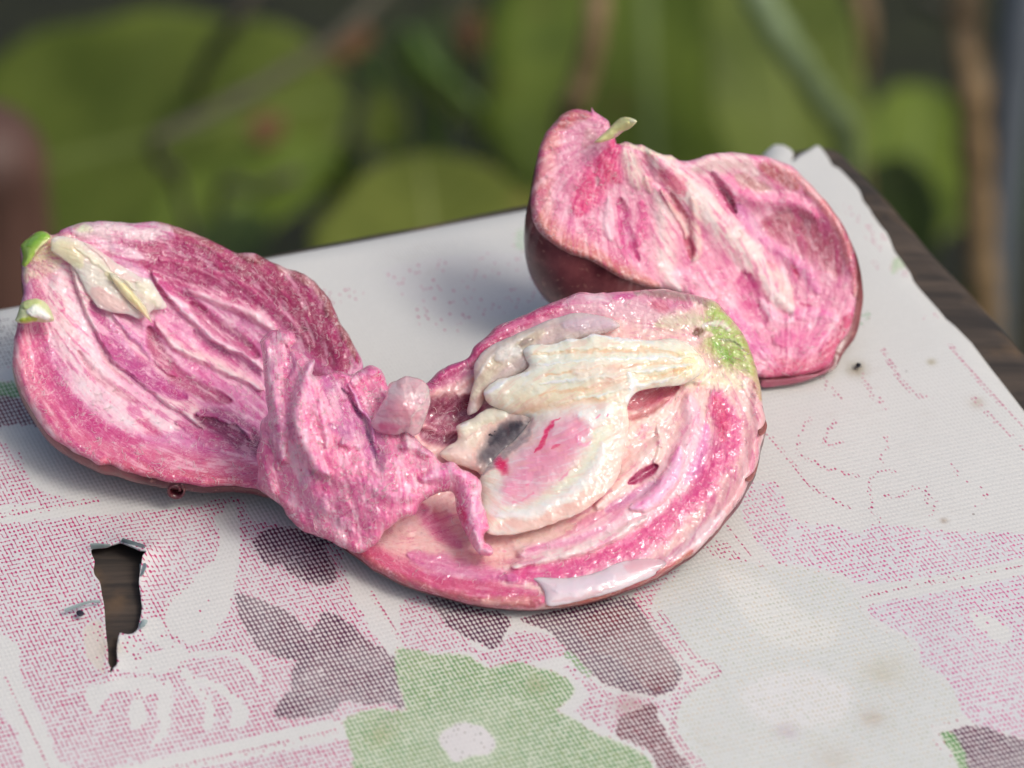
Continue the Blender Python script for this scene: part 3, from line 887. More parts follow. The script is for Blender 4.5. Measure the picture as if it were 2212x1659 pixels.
# torn tongues around the hole, underside showing
def tongue(crop, pts, zs, mat, name='torn_flap', th=0.0004):
    p = cr(crop, pts); P3 = unproj(p[:, 0], p[:, 1], np.array(zs) / 1000.0)
    n = len(P3)
    V = np.vstack([P3, P3 - np.array([0, 0, th])])
    F = [tuple(range(n)), tuple(range(2 * n - 1, n - 1, -1))] + [(i, (i + 1) % n, n + (i + 1) % n, n + i) for i in range(n)]
    return mesh_obj(name, V, F, mat, cloth, smooth=False)
tongue(5, [(524, 352), (518, 330), (545, 326), (600, 330), (642, 332), (600, 346)], [1.2, 2.6, 2.6, 2.2, 1.2, 1.2], M_UNDER)
tongue(5, [(690, 318), (708, 296), (745, 308), (790, 322), (834, 336), (836, 362), (800, 362), (750, 338)], [1.4, 3.8, 3.6, 3.4, 3.6, 1.6, 1.4, 1.4], M_UNDER)
tongue(5, [(805, 446), (838, 440), (845, 455), (826, 500), (806, 515)], [1.2, 2.2, 2.4, 2.0, 1.2], M_UNDER)
tongue(5, [(800, 790), (826, 764), (850, 770), (836, 795), (806, 812)], [1.2, 2.4, 2.2, 1.8, 1.2], M_UNDER)
tongue(5, [(578, 654), (530, 655), (470, 668), (370, 705), (372, 716), (450, 690), (520, 662), (578, 664)], [1.2, 1.6, 1.9, 1.4, 1.4, 1.9, 1.6, 1.2], M_UNDER)

# ------------------------------------------------------------ fruit
M_FL = flesh_material('flesh_fibrous', 0.9, 0.45, 0.5, 0.40, 0.7, 1.0, wets=560.0)
M_RIDGE = flesh_material('flesh_cottony', 0.7, 0.55, 0.75, 0.34, 0.75, 0.8, 0, 1.2, 0.9, wets=420.0)
M_WET = flesh_material('flesh_wet', 0.7, 0.6, 1.0, 0.28, 1.0, 0.5, 0, 0.6, 0.7, wets=380.0)
M_ARIL = flesh_material('aril_cream', 0.10, 0.85, 1.0, 0.22, 1.0, 0.06, 0, 0.06, 0.06, wets=300.0, ssc=0.004, srad=(1.0, 0.8, 0.7))
M_GEL = flesh_material('aril_jelly', 0.08, 0.8, 1.0, 0.16, 1.0, 0.05, 0.12, 0.05, 0.05, wets=260.0, ssc=0.004, srad=(1.0, 0.8, 0.75))
M_BULB = flesh_material('aril_clear', 0.05, 0.5, 1.0, 0.12, 0.7, 0.04, 0.55, 0.04, 0.04, wets=260.0, ssc=0.004, srad=(1.0, 0.7, 0.75))
M_GREEN = flesh_material('green_rind', 0.08, 0.35, 0.7, 0.35, 0.5, 0.12, 0, 0.1, 0.1)
M_LATEX = flesh_material('latex', 0.04, 0.7, 0.9, 0.2, 0.2, 0.03, 0, 0.0, 0.02, wets=160.0, ssc=0.004)
M_SEED = plain('seed_coat', (66, 62, 66), 0.55, 500, 0.6, 0.5, Coat_Weight=0.2)

fc = unproj([820], [960], [0])[0]
fruit = tag(empty('torn_fruit', (fc[0], fc[1], 0.0)),
            'ripe pink-fleshed fruit torn into two halves joined by a ragged ridge of flesh', 'fruit')

# ---------- half with the green stem nub
LO = [(118, 235), (150, 192), (200, 160), (250, 154), (290, 172), (330, 158), (345, 140), (400, 122), (450, 105), (550, 92), (650, 95), (760, 102),
      (850, 92), (920, 98), (1000, 125), (1060, 150), (1150, 182), (1250, 230), (1320, 266), (1390, 268), (1450, 280), (1530, 320), (1600, 350),
      (1680, 375), (1740, 410), (1800, 460), (1850, 520), (1890, 600), (1925, 680), (1970, 740), (2000, 800), (2030, 860), (2045, 930),
      (1990, 1020), (1850, 1130), (1720, 1280), (1640, 1420), (1640, 1580), (1540, 1632), (1450, 1602), (1350, 1590), (1250, 1586), (1150, 1592),
      (1060, 1575), (950, 1562), (880, 1545), (800, 1528), (700, 1500), (620, 1466), (560, 1468), (500, 1432), (420, 1400), (360, 1358),
      (300, 1320), (250, 1270), (200, 1200), (160, 1130), (120, 1060), (90, 980), (70, 900), (75, 800), (88, 730), (100, 660), (115, 580), (130, 500), (122, 420), (125, 330)]
LZ = [(118, 235, 36), (250, 154, 39), (550, 92, 40), (920, 98, 37), (1320, 266, 33), (1740, 410, 29), (1970, 740, 22), (2045, 930, 18),
      (1640, 1500, 9), (1150, 1592, 9), (700, 1500, 10.5), (360, 1358, 12), (120, 1060, 15), (75, 800, 22), (122, 420, 31),
      (700, 700, 22), (1100, 800, 17), (1400, 1000, 12), (900, 1150, 13)]
MG, DP, RS, PK, PL, CR = (172, 52, 108), (120, 40, 74), (204, 98, 132), (212, 134, 174), (234, 198, 206), (226, 206, 190)
LL = [
    S([(650, 250), (900, 262), (1200, 310), (1450, 410), (1650, 560), (1800, 740), (1920, 900)], 190, 1.0, (162, 46, 98), .97, .6),
    S([(1250, 300), (1500, 400), (1700, 560), (1850, 740), (1960, 900)], 110, 0, (150, 48, 84), .7, .8),
    S([(1330, 275), (1530, 330), (1690, 395), (1800, 480), (1870, 590), (1940, 730), (2020, 880)], 42, .9, (128, 66, 70), .9, .6, rag=10),
    S([(900, 110), (1050, 165), (1250, 250)], 60, .5, (150, 84, 90), .9, .7),
    S([(420, 140), (560, 140), (750, 150), (900, 150), (980, 170)], 75, .8, (206, 186, 190), .95, .6, rag=12),
    S([(560, 215), (700, 260), (800, 300)], 60, 0, (216, 196, 206), .8, .8),
    S([(420, 130), (520, 140)], 40, 0, (196, 208, 168), .8, .8),
    # outer wall, lower left
    S([(130, 640), (110, 860), (180, 1080), (320, 1280), (520, 1410), (760, 1460), (1050, 1500), (1350, 1520), (1560, 1560)], 150, 2.2, (206, 104, 136), .95, .6),
    S([(200, 700), (230, 880), (330, 1050), (480, 1200), (640, 1290), (800, 1330)], 80, -.6, (190, 62, 118), .75, .8, rag=14),
    S([(100, 780), (100, 940), (190, 1160), (340, 1320)], 40, 0, (214, 150, 158), .7, .8),
    S([(560, 1450), (800, 1500), (1050, 1540), (1350, 1560)], 60, .4, (192, 84, 108), .7, .7, rag=10),
    S([(200, 400), (240, 560), (260, 760)], 70, .4, (206, 110, 140), .7, .8),
    # pale broad membrane and its torn lip
    S([(330, 430), (380, 640), (470, 880), (600, 1060), (780, 1180), (980, 1230)], 150, 1.2, PL, .97, .6),
    S([(400, 330), (460, 520), (540, 700), (640, 860), (740, 940), (830, 1020), (930, 1105), (1040, 1172), (1120, 1245)], 150, 3.4, (234, 202, 200), .88, .5, lip=.13, rag=5),
    S([(440, 830), (540, 960), (680, 1060), (780, 1110)], 34, -2.2, (196, 128, 148), .8, .8),
    S([(560, 800), (640, 920), (760, 1010)], 22, -1.2, (206, 150, 160), .7, .8),
    # pockets and walls between them
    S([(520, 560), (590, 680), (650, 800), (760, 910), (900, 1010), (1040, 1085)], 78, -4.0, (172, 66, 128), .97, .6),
    S([(640, 620), (720, 720), (820, 800), (900, 900), (980, 960)], 66, 2.4, (206, 132, 176), .85, .7, lip=.45, rag=6),
    S([(600, 620), (680, 760), (760, 850)], 26, 0, (222, 176, 202), .7, .8),
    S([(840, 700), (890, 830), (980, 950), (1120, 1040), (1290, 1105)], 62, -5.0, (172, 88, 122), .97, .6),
    S([(880, 670), (980, 790), (1130, 870), (1290, 940), (1470, 1040)], 66, 3.0, (230, 184, 194), .95, .6, lip=.5, rag=5),
    S([(1000, 800), (1200, 890), (1400, 990)], 28, .3, (230, 196, 196), .8, .9),
    S([(1090, 720), (1200, 800), (1340, 880), (1460, 960)], 40, -2.6, (184, 92, 140), .9, .7),
    S([(860, 390), (990, 550), (1110, 670), (1240, 775), (1390, 850), (1480, 930)], 52, 3.4, (234, 198, 210), .95, .55, lip=.4, rag=5),
    S([(1080, 560), (1180, 660), (1310, 750), (1450, 850)], 58, -4.6, (184, 104, 142), .97, .6),
    S([(1060, 480), (1240, 545), (1420, 620), (1560, 720)], 64, 2.6, (226, 178, 192), .95, .6, lip=.55),
    S([(900, 430), (1050, 520), (1160, 610)], 34, -1.8, (176, 62, 118), .85, .7),
    S([(820, 360), (1000, 430), (1250, 500), (1480, 590)], 40, -1.2, (164, 46, 100), .8, .8),
    S([(900, 300), (1100, 360), (1350, 440), (1600, 620), (1760, 800)], 30, .5, (188, 84, 128), .6, .9, rag=10),
    S([(640, 300), (760, 380), (860, 470)], 60, .3, (204, 160, 196), .7, .9),
    # throat behind the ridge, its shade painted in as deep magenta
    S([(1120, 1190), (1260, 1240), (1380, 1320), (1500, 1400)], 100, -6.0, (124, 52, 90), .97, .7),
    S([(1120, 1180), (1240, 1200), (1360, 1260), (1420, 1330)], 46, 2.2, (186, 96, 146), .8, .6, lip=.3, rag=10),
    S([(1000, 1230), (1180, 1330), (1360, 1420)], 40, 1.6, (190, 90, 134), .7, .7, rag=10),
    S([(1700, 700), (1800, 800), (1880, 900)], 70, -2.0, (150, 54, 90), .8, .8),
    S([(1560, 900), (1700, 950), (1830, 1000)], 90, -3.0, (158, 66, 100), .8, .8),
    A([(770, 1215), (830, 1195), (850, 1225), (910, 1300), (830, 1290)], (186, 50, 104), .6, 40, -.6),
    S([(240, 250), (420, 330), (620, 470), (860, 590)], 190, .2, (236, 204, 198), .85, .95, rag=18),
    S([(230, 380), (330, 560), (430, 780)], 110, .2, (236, 202, 202), .7, .95, rag=14),
    # stem end
    S([(150, 300), (230, 260), (330, 230), (420, 260)], 90, .6, (230, 214, 170), .95, .7),
    S([(180, 400), (260, 350), (330, 330)], 70, .2, (226, 206, 180), .8, .8),
    S([(330, 170), (400, 190)], 34, .4, (206, 180, 170), .8, .8),
    S([(150, 350), (150, 440)], 34, .3, (206, 206, 160), .7, .8),
]
for L_ in LL:
    L_.h *= 0.95
    if L_.kind == 's' and L_.h != 0: L_.w *= 1.12
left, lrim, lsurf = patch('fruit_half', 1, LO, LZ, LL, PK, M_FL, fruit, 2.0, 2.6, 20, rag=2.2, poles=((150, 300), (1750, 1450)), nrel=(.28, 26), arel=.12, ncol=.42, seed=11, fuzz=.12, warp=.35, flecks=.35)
skin_shell('skin', lrim, M_SKIN, left, bulge=.05)

def bead(name, crop, outline, zc, base, mat, parent, thick=3.0, layers=(), er=1.6, ew=22, rag=1.0, step=1.6, **k):
    return patch(name, crop, outline, zc, list(layers), base, mat, parent, step, er, ew, thick=thick, rag=rag, rag_l=12, **k)[0]

bead('stem_nub', 1, [(116, 235), (132, 212), (155, 190), (200, 158), (240, 150), (268, 160), (284, 182), (262, 212), (222, 246), (190, 290), (165, 330), (140, 350), (124, 335), (130, 290)],
     [(116, 235, 36), (284, 182, 39), (124, 335, 34), (200, 250, 38)], (150, 182, 78), M_GREEN, left, 3.0,
     [S([(160, 230), (215, 185), (250, 165)], 40, .6, (124, 172, 56), .9), S([(200, 270), (255, 215), (280, 190)], 22, .2, (222, 220, 168), .9), S([(150, 196), (200, 160)], 12, 0, (164, 150, 96), .7)], nrel=(.15, 20), arel=.05, ncol=.0, dz=.0008)
bd_ = bead('latex_bead', 1, [(104, 600), (120, 555), (160, 534), (215, 530), (255, 548), (282, 585), (306, 645), (285, 660), (240, 664), (190, 662), (130, 670), (88, 655), (92, 632)],
     [(104, 560, 26), (300, 560, 26), (100, 660, 24), (300, 660, 24), (190, 600, 27)], (196, 206, 156), M_GREEN, left, 4.0,
     [S([(130, 575), (170, 550), (230, 552)], 40, .8, (188, 202, 130), .9), S([(160, 605), (220, 600), (270, 630)], 40, 1.0, (228, 232, 222), .95, rag=14), S([(115, 650), (170, 648), (205, 640)], 26, .2, (160, 178, 60), .95)], nrel=(.5, 14), arel=.1, ncol=.05, dz=.0055, er=2.6, ew=26)
bead('aril_membrane', 1, [(290, 195), (350, 178), (430, 195), (520, 232), (600, 285), (660, 330), (730, 372), (800, 408), (850, 425), (880, 470), (915, 530), (938, 575), (905, 592), (862, 596), (838, 612), (800, 640), (770, 640), (722, 618), (660, 612), (600, 598), (560, 580), (520, 540), (480, 470), (440, 390), (390, 330), (330, 290), (290, 255)],
     LZ, (236, 206, 192), M_GEL, left, 1.6,
     [S([(300, 230), (380, 270), (450, 340)], 90, .4, (230, 206, 168), .9), S([(420, 250), (600, 360), (760, 480)], 34, .9, (224, 212, 184), .9, lip=.5),
      S([(470, 220), (600, 310), (700, 420), (790, 440)], 44, .7, (212, 182, 176), .85, lip=.3), S([(520, 480), (620, 560), (720, 590)], 70, .2, (216, 174, 170), .8),
      S([(780, 440), (850, 500), (900, 570)], 52, .7, (226, 212, 186), .9), S([(600, 380), (680, 430)], 30, .2, (232, 218, 176), .8)], nrel=(.3, 30), arel=.15, ncol=.04, rag=2.2, poles=((200, 220), (1200, 760)), dz=.0016, er=.35, dome=.4, dw=50, gain=1.12, warp=.9)
bead('aril_blade', 1, [(618, 388), (660, 400), (710, 450), (770, 510), (820, 570), (845, 625), (858, 668), (838, 650), (800, 612), (750, 570), (690, 505), (640, 440)],
     LZ, (238, 210, 164), M_ARIL, left, 1.4,
     [S([(640, 405), (740, 500), (840, 640)], 24, .7, (236, 204, 146), .9), S([(640, 400), (700, 440)], 36, .3, (236, 214, 168), .9)], nrel=(.1, 20), arel=.05, ncol=.0, rag=.4, dz=.0026, er=.6, ew=10, gain=1.05, dome=.6, dw=12)
# rolled curl of skin below the rim
def curl(crop, c, r, z, parent, turns=1.15):
    V, F = [], []
    n, m = 26, 7
    p0 = cr(crop, [c])[0]
    ctr = unproj([p0[0]], [p0[1]], [z])[0]
    for i in range(n):
        a = i / (n - 1) * turns * 2 * math.pi
        rr = r * (0.55 + 0.45 * i / (n - 1))
        for j in range(m):
            s = (j / (m - 1) - .5) * 0.011
            V.append(ctr + np.array([math.cos(a) * rr * .9 + s * .15, s + 0.003, math.sin(a) * rr]))
    for i in range(n - 1):
        for j in range(m - 1):
            F.append((i * m + j, i * m + j + 1, (i + 1) * m + j + 1, (i + 1) * m + j))
    o = mesh_obj('skin_curl', V, F, M_SKIN, parent)
    sm = o.modifiers.new('thick', 'SOLIDIFY'); sm.thickness = 0.0005
    return o
curl(1, (1012, 1574), 0.0026, 0.0062, left)

# ---------- half with the seed
CO = [(150, 480), (200, 432), (262, 398), (340, 368), (372, 312), (440, 258), (480, 215), (560, 182), (640, 150), (720, 110), (820, 75), (880, 52), (950, 58), (1040, 50),
      (1150, 45), (1230, 36), (1300, 40), (1380, 55), (1450, 68), (1530, 95), (1582, 150), (1630, 210), (1670, 270), (1702, 340), (1730, 430), (1747, 520), (1757, 600),
      (1774, 690), (1762, 735), (1745, 800), (1738, 850), (1722, 915), (1692, 962), (1660, 1030), (1600, 1110), (1540, 1190), (1482, 1250), (1430, 1308), (1340, 1365),
      (1250, 1420), (1150, 1465), (1060, 1500), (960, 1533), (860, 1558), (760, 1570), (680, 1578), (580, 1578), (480, 1570), (380, 1555), (280, 1530), (180, 1502), (80, 1472),
      (0, 1440), (-90, 1395), (-180, 1330), (-260, 1272), (-330, 1222), (-400, 1180), (-470, 1125), (-540, 1075), (-620, 1020), (-660, 1000), (-640, 930), (-500, 800), (-300, 700), (-80, 600), (60, 530)]
CZ = [(150, 480, 26), (480, 215, 33), (880, 52, 38), (1230, 36, 38), (1530, 95, 36), (1702, 340, 29), (1774, 690, 20), (1660, 1030, 13), (1340, 1365, 6.5), (960, 1533, 4.5),
      (580, 1578, 4.0), (180, 1502, 4.5), (-180, 1330, 5), (-540, 1075, 6), (-660, 1000, 7), (-300, 700, 16), (60, 530, 23),
      (400, 700, 17), (800, 700, 21), (700, 1100, 12), (1200, 900, 17), (300, 1150, 9)]
CL = [
    # back wall
    S([(200, 440), (480, 240), (820, 110), (1150, 80), (1400, 110)], 110, .6, (204, 120, 152), .9, .7),
    S([(160, 470), (300, 400), (460, 270), (640, 170), (800, 110)], 50, .6, (186, 62, 112), .85, .7, rag=12),
    S([(820, 110), (1000, 110), (1200, 150), (1380, 190)], 90, .3, (214, 172, 182), .85, .8, rag=16),
    S([(900, 70), (1010, 90)], 40, 0, (222, 192, 200), .8, .8, rag=8), S([(1040, 80), (1140, 70)], 26, 0, (196, 84, 140), .8, .8),
    S([(1220, 110), (1300, 130)], 46, 0, (190, 84, 110), .7, .9, rag=8),
    S([(1150, 50), (1300, 55), (1450, 85), (1530, 120)], 40, .4, (150, 120, 112), .85, .7, rag=8),
    S([(1250, 210), (1380, 190), (1480, 180)], 70, .2, (200, 194, 160), .8, .9),
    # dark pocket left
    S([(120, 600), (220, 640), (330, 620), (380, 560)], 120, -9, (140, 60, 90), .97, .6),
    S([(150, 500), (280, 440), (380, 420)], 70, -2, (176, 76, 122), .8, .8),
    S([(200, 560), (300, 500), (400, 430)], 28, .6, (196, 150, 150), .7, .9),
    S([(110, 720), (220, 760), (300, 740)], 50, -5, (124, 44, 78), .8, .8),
    # right wall
    S([(1730, 500), (1750, 680), (1700, 900), (1600, 1080), (1450, 1260), (1250, 1390)], 90, 1.6, (216, 164, 168), .95, .6, rag=10),
    S([(1530, 560), (1590, 700), (1540, 880), (1440, 1020), (1300, 1150), (1150, 1250), (950, 1340), (700, 1400), (560, 1420)], 120, 1.0, (206, 70, 130), .9, .9, rag=26),
    S([(1520, 560), (1560, 640), (1560, 760)], 60, 0, (210, 60, 104), .6, .9),
    S([(1480, 700), (1440, 860), (1380, 960)], 70, .4, (214, 112, 184), .7, .9),
    S([(1300, 1330), (1440, 1240), (1560, 1120)], 60, .4, (222, 196, 200), .8, .8, rag=12),
    # nested pale walls
    S([(1400, 560), (1420, 700), (1360, 850), (1260, 1010), (1100, 1130), (850, 1240), (600, 1300)], 100, 2.2, (232, 186, 196), .97, .6),
    S([(1350, 800), (1330, 900), (1240, 1030), (1130, 1090)], 46, 2.0, (232, 160, 196), .9, .7, prof='r'),
    S([(560, 1370), (720, 1335), (900, 1290), (1080, 1215), (1200, 1130)], 52, 2.6, (238, 208, 204), .97, .55, lip=.5, rag=4),
    S([(620, 1290), (820, 1250), (1000, 1180)], 30, -1.4, (220, 150, 180), .8, .8),
    S([(1300, 560), (1240, 640), (1130, 720), (1060, 800)], 90, 2.0, (230, 202, 190), .95, .6),
    S([(1260, 760), (1180, 860), (1080, 960), (960, 1080)], 72, 2.2, (230, 200, 192), .95, .6),
    S([(1250, 700), (1260, 800), (1230, 870)], 34, 1.5, (232, 206, 194), .9, .6, lip=.5),
    S([(1120, 968), (1180, 930), (1245, 885)], 34, -4.5, (160, 44, 92), .98, .5),
    S([(1000, 1100), (1120, 1040), (1260, 960)], 40, -1.6, (206, 150, 184), .8, .8),
    S([(1100, 600), (1200, 555), (1340, 505)], 60, -4.5, (206, 112, 128), .97, .5),
    S([(1110, 660), (1220, 620), (1310, 560)], 24, -1.8, (190, 110, 112), .8, .7),
    S([(1110, 540), (1240, 515), (1350, 495)], 24, -1.0, (196, 96, 110), .8, .8),
    # basin lower left
    S([(180, 1120), (260, 1220), (380, 1290), (560, 1310)], 130, -3.2, (222, 168, 166), .97, .8), S([(330, 1240), (480, 1290), (620, 1290)], 60, .4, (234, 200, 190), .7, .95, rag=12), S([(90, 1090), (200, 1150), (260, 1120)], 60, .3, (214, 110, 150), .6, .95, rag=12),
    S([(120, 1080), (180, 1180), (300, 1270)], 60, -1.0, (212, 110, 150), .8, .9),
    S([(560, 1240), (700, 1220), (860, 1180)], 50, .6, (222, 192, 178), .8, .8),
    # lower rim
    S([(-620, 1010), (-440, 1120), (-260, 1240), (-80, 1360), (120, 1440), (360, 1490), (600, 1520), (680, 1530)], 110, 2.2, (198, 88, 124), .97, .6, rag=8),
    S([(60, 1320), (240, 1360), (420, 1400), (580, 1430)], 60, 1.0, (206, 112, 158), .8, .7, rag=8),
    S([(130, 1390), (260, 1400), (420, 1410)], 40, .2, (208, 142, 172), .6, .9),
    S([(-500, 1090), (-260, 1260), (-40, 1400), (200, 1490), (420, 1540), (660, 1556)], 34, .3, (168, 86, 92), .85, .8, rag=10),
    S([(420, 1540), (560, 1530), (680, 1530)], 40, .2, (196, 140, 128), .7, .9, rag=8),
    S([(720, 1560), (900, 1530), (1080, 1480), (1280, 1392), (1420, 1300)], 30, .6, (172, 92, 78), .9, .7),
    # stem end
    S([(1640, 240), (1690, 350), (1735, 470), (1748, 560)], 60, .6, (176, 160, 110), .8, .8),
    A([(1505, 120), (1545, 110), (1600, 165), (1650, 240), (1690, 320), (1715, 420), (1690, 450), (1640, 420), (1590, 425), (1530, 380), (1490, 330), (1490, 270), (1475, 230), (1495, 170)], (150, 186, 76), .92, 110, .3, rag=14),
    S([(1520, 290), (1570, 340), (1620, 390)], 34, -.2, (112, 166, 40), .8, .9),
    S([(1500, 200), (1560, 200), (1600, 230)], 22, .5, (216, 222, 200), .85, .7, rag=8), S([(1460, 220), (1490, 200)], 18, .4, (216, 214, 208), .85, .7, rag=6),
    S([(1545, 275), (1620, 290), (1680, 340)], 9, -.6, (92, 116, 60), .7, .9),
    S([(1420, 245), (1452, 240), (1450, 260)], 26, -.8, (104, 62, 28), .95, .5), S([(1450, 265), (1480, 250), (1515, 260)], 20, .6, (222, 194, 176), .9, .7),
    S([(1380, 480), (1480, 460), (1580, 470), (1660, 500)], 80, .5, (228, 220, 186), .9, .9),
    S([(1360, 340), (1420, 400), (1440, 470)], 90, .8, (236, 214, 176), .9, .8),
    S([(1390, 470), (1460, 480), (1500, 440)], 30, .9, (236, 222, 200), .8, .7, rag=8),
]
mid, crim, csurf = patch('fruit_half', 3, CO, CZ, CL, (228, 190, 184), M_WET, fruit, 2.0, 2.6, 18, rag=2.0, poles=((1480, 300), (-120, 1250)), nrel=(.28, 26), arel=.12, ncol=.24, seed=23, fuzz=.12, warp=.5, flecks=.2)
skin_shell('skin', crim, M_SKIN, mid, bulge=.03)

# seed, an ellipsoid half sunk in the flesh
def seed_mesh(ctr, r, rot, parent):
    V, F = [], []
    n, m = 28, 16
    ca, sa = math.cos(rot), math.sin(rot)
    for i in range(m + 1):
        th = math.pi * i / m
        for j in range(n):
            ph = 2 * math.pi * j / n
            k = 1 - .15 * math.cos(ph)
            a, b, c_ = r[0] * math.cos(th), r[1] * math.sin(th) * math.cos(ph), r[2] * math.sin(th) * math.sin(ph) * k
            right, up, f = np.array([1, 0, 0]), UPV, -FWD
            V.append(ctr + right * (a * ca - b * sa) + up * (a * sa + b * ca) + f * c_)
    for i in range(m):
        for j in range(n):
            F.append((i * n + j, i * n + (j + 1) % n, (i + 1) * n + (j + 1) % n, (i + 1) * n + j))
    return mesh_obj('seed', V, F, M_SEED, parent)
# translucent upper flap along the back wall
bead('aril_membrane', 3, [(340, 640), (350, 560), (372, 470), (372, 400), (420, 330), (500, 285), (580, 250), (660, 215), (740, 182), (860, 150), (950, 158), (1030, 178), (1072, 212), (1030, 240), (940, 262), (850, 285), (720, 330), (660, 380), (620, 430), (540, 470), (470, 520), (420, 575), (390, 620)],
     CZ, (200, 182, 176), M_GEL, mid, 2.0,
     [S([(360, 560), (440, 420), (560, 320), (700, 240)], 70, .6, (206, 194, 170), .9, .8), S([(480, 370), (540, 340), (600, 330)], 60, .9, (220, 212, 204), .9), S([(800, 210), (940, 200), (1050, 215)], 60, .6, (196, 176, 184), .9, .8),
      S([(590, 300), (650, 280)], 24, 0, (150, 138, 130), .8), S([(400, 620), (430, 540), (520, 480)], 40, -.8, (176, 136, 128), .7), S([(380, 470), (430, 380), (520, 310), (660, 240)], 14, .5, (214, 204, 196), .7)], nrel=(.5, 26), arel=.25, ncol=.04, rag=1.5, poles=((1300, 150), (200, 800)), dz=.0020, er=.7, dome=.6, dw=26, gain=1.08)
# veil over the seed, at the left
lobe, _, vsurf = patch('aril_lobe', 3, [(205, 832), (235, 795), (285, 765), (292, 730), (285, 695), (330, 668), (372, 650), (410, 622), (470, 600), (540, 600), (620, 620), (680, 640), (640, 700), (600, 750), (540, 810), (490, 870), (450, 930), (420, 940), (380, 910), (310, 882), (260, 866)],
     CZ, [S([(300, 720), (400, 660), (520, 625)], 60, .8, (240, 214, 190), .9), S([(260, 820), (320, 840), (390, 880)], 70, .4, (228, 190, 182), .8), S([(300, 700), (340, 676)], 20, .3, (244, 232, 212), .8),
      A([(385, 850), (410, 770), (470, 706), (560, 664), (680, 640), (720, 690), (600, 800), (500, 900), (430, 900)], (104, 98, 100), .95, 90, 0, rag=12),
      S([(450, 780), (510, 725), (590, 690)], 60, 0, (62, 58, 62), .88, .98, rag=10), S([(330, 760), (400, 720), (450, 680)], 12, .4, (214, 186, 172), .6, .9)],
     (234, 204, 188), M_ARIL, mid, 1.6, .8, 22, thick=3.0, rag=1.6, rag_l=12, nrel=(.35, 24), arel=.1, ncol=.0, dz=.0026, gain=1.1, dome=.8, dw=26, warp=.9, seed=81)
vx, vy, vP = vsurf
vc = cr(3, [(505, 728)])[0]
vk = int(np.argmin((vx - vc[0]) ** 2 + (vy - vc[1]) ** 2))
seed_mesh(vP[vk] + FWD * 0.00255, (0.0060, 0.0024, 0.0023), math.radians(28), mid)
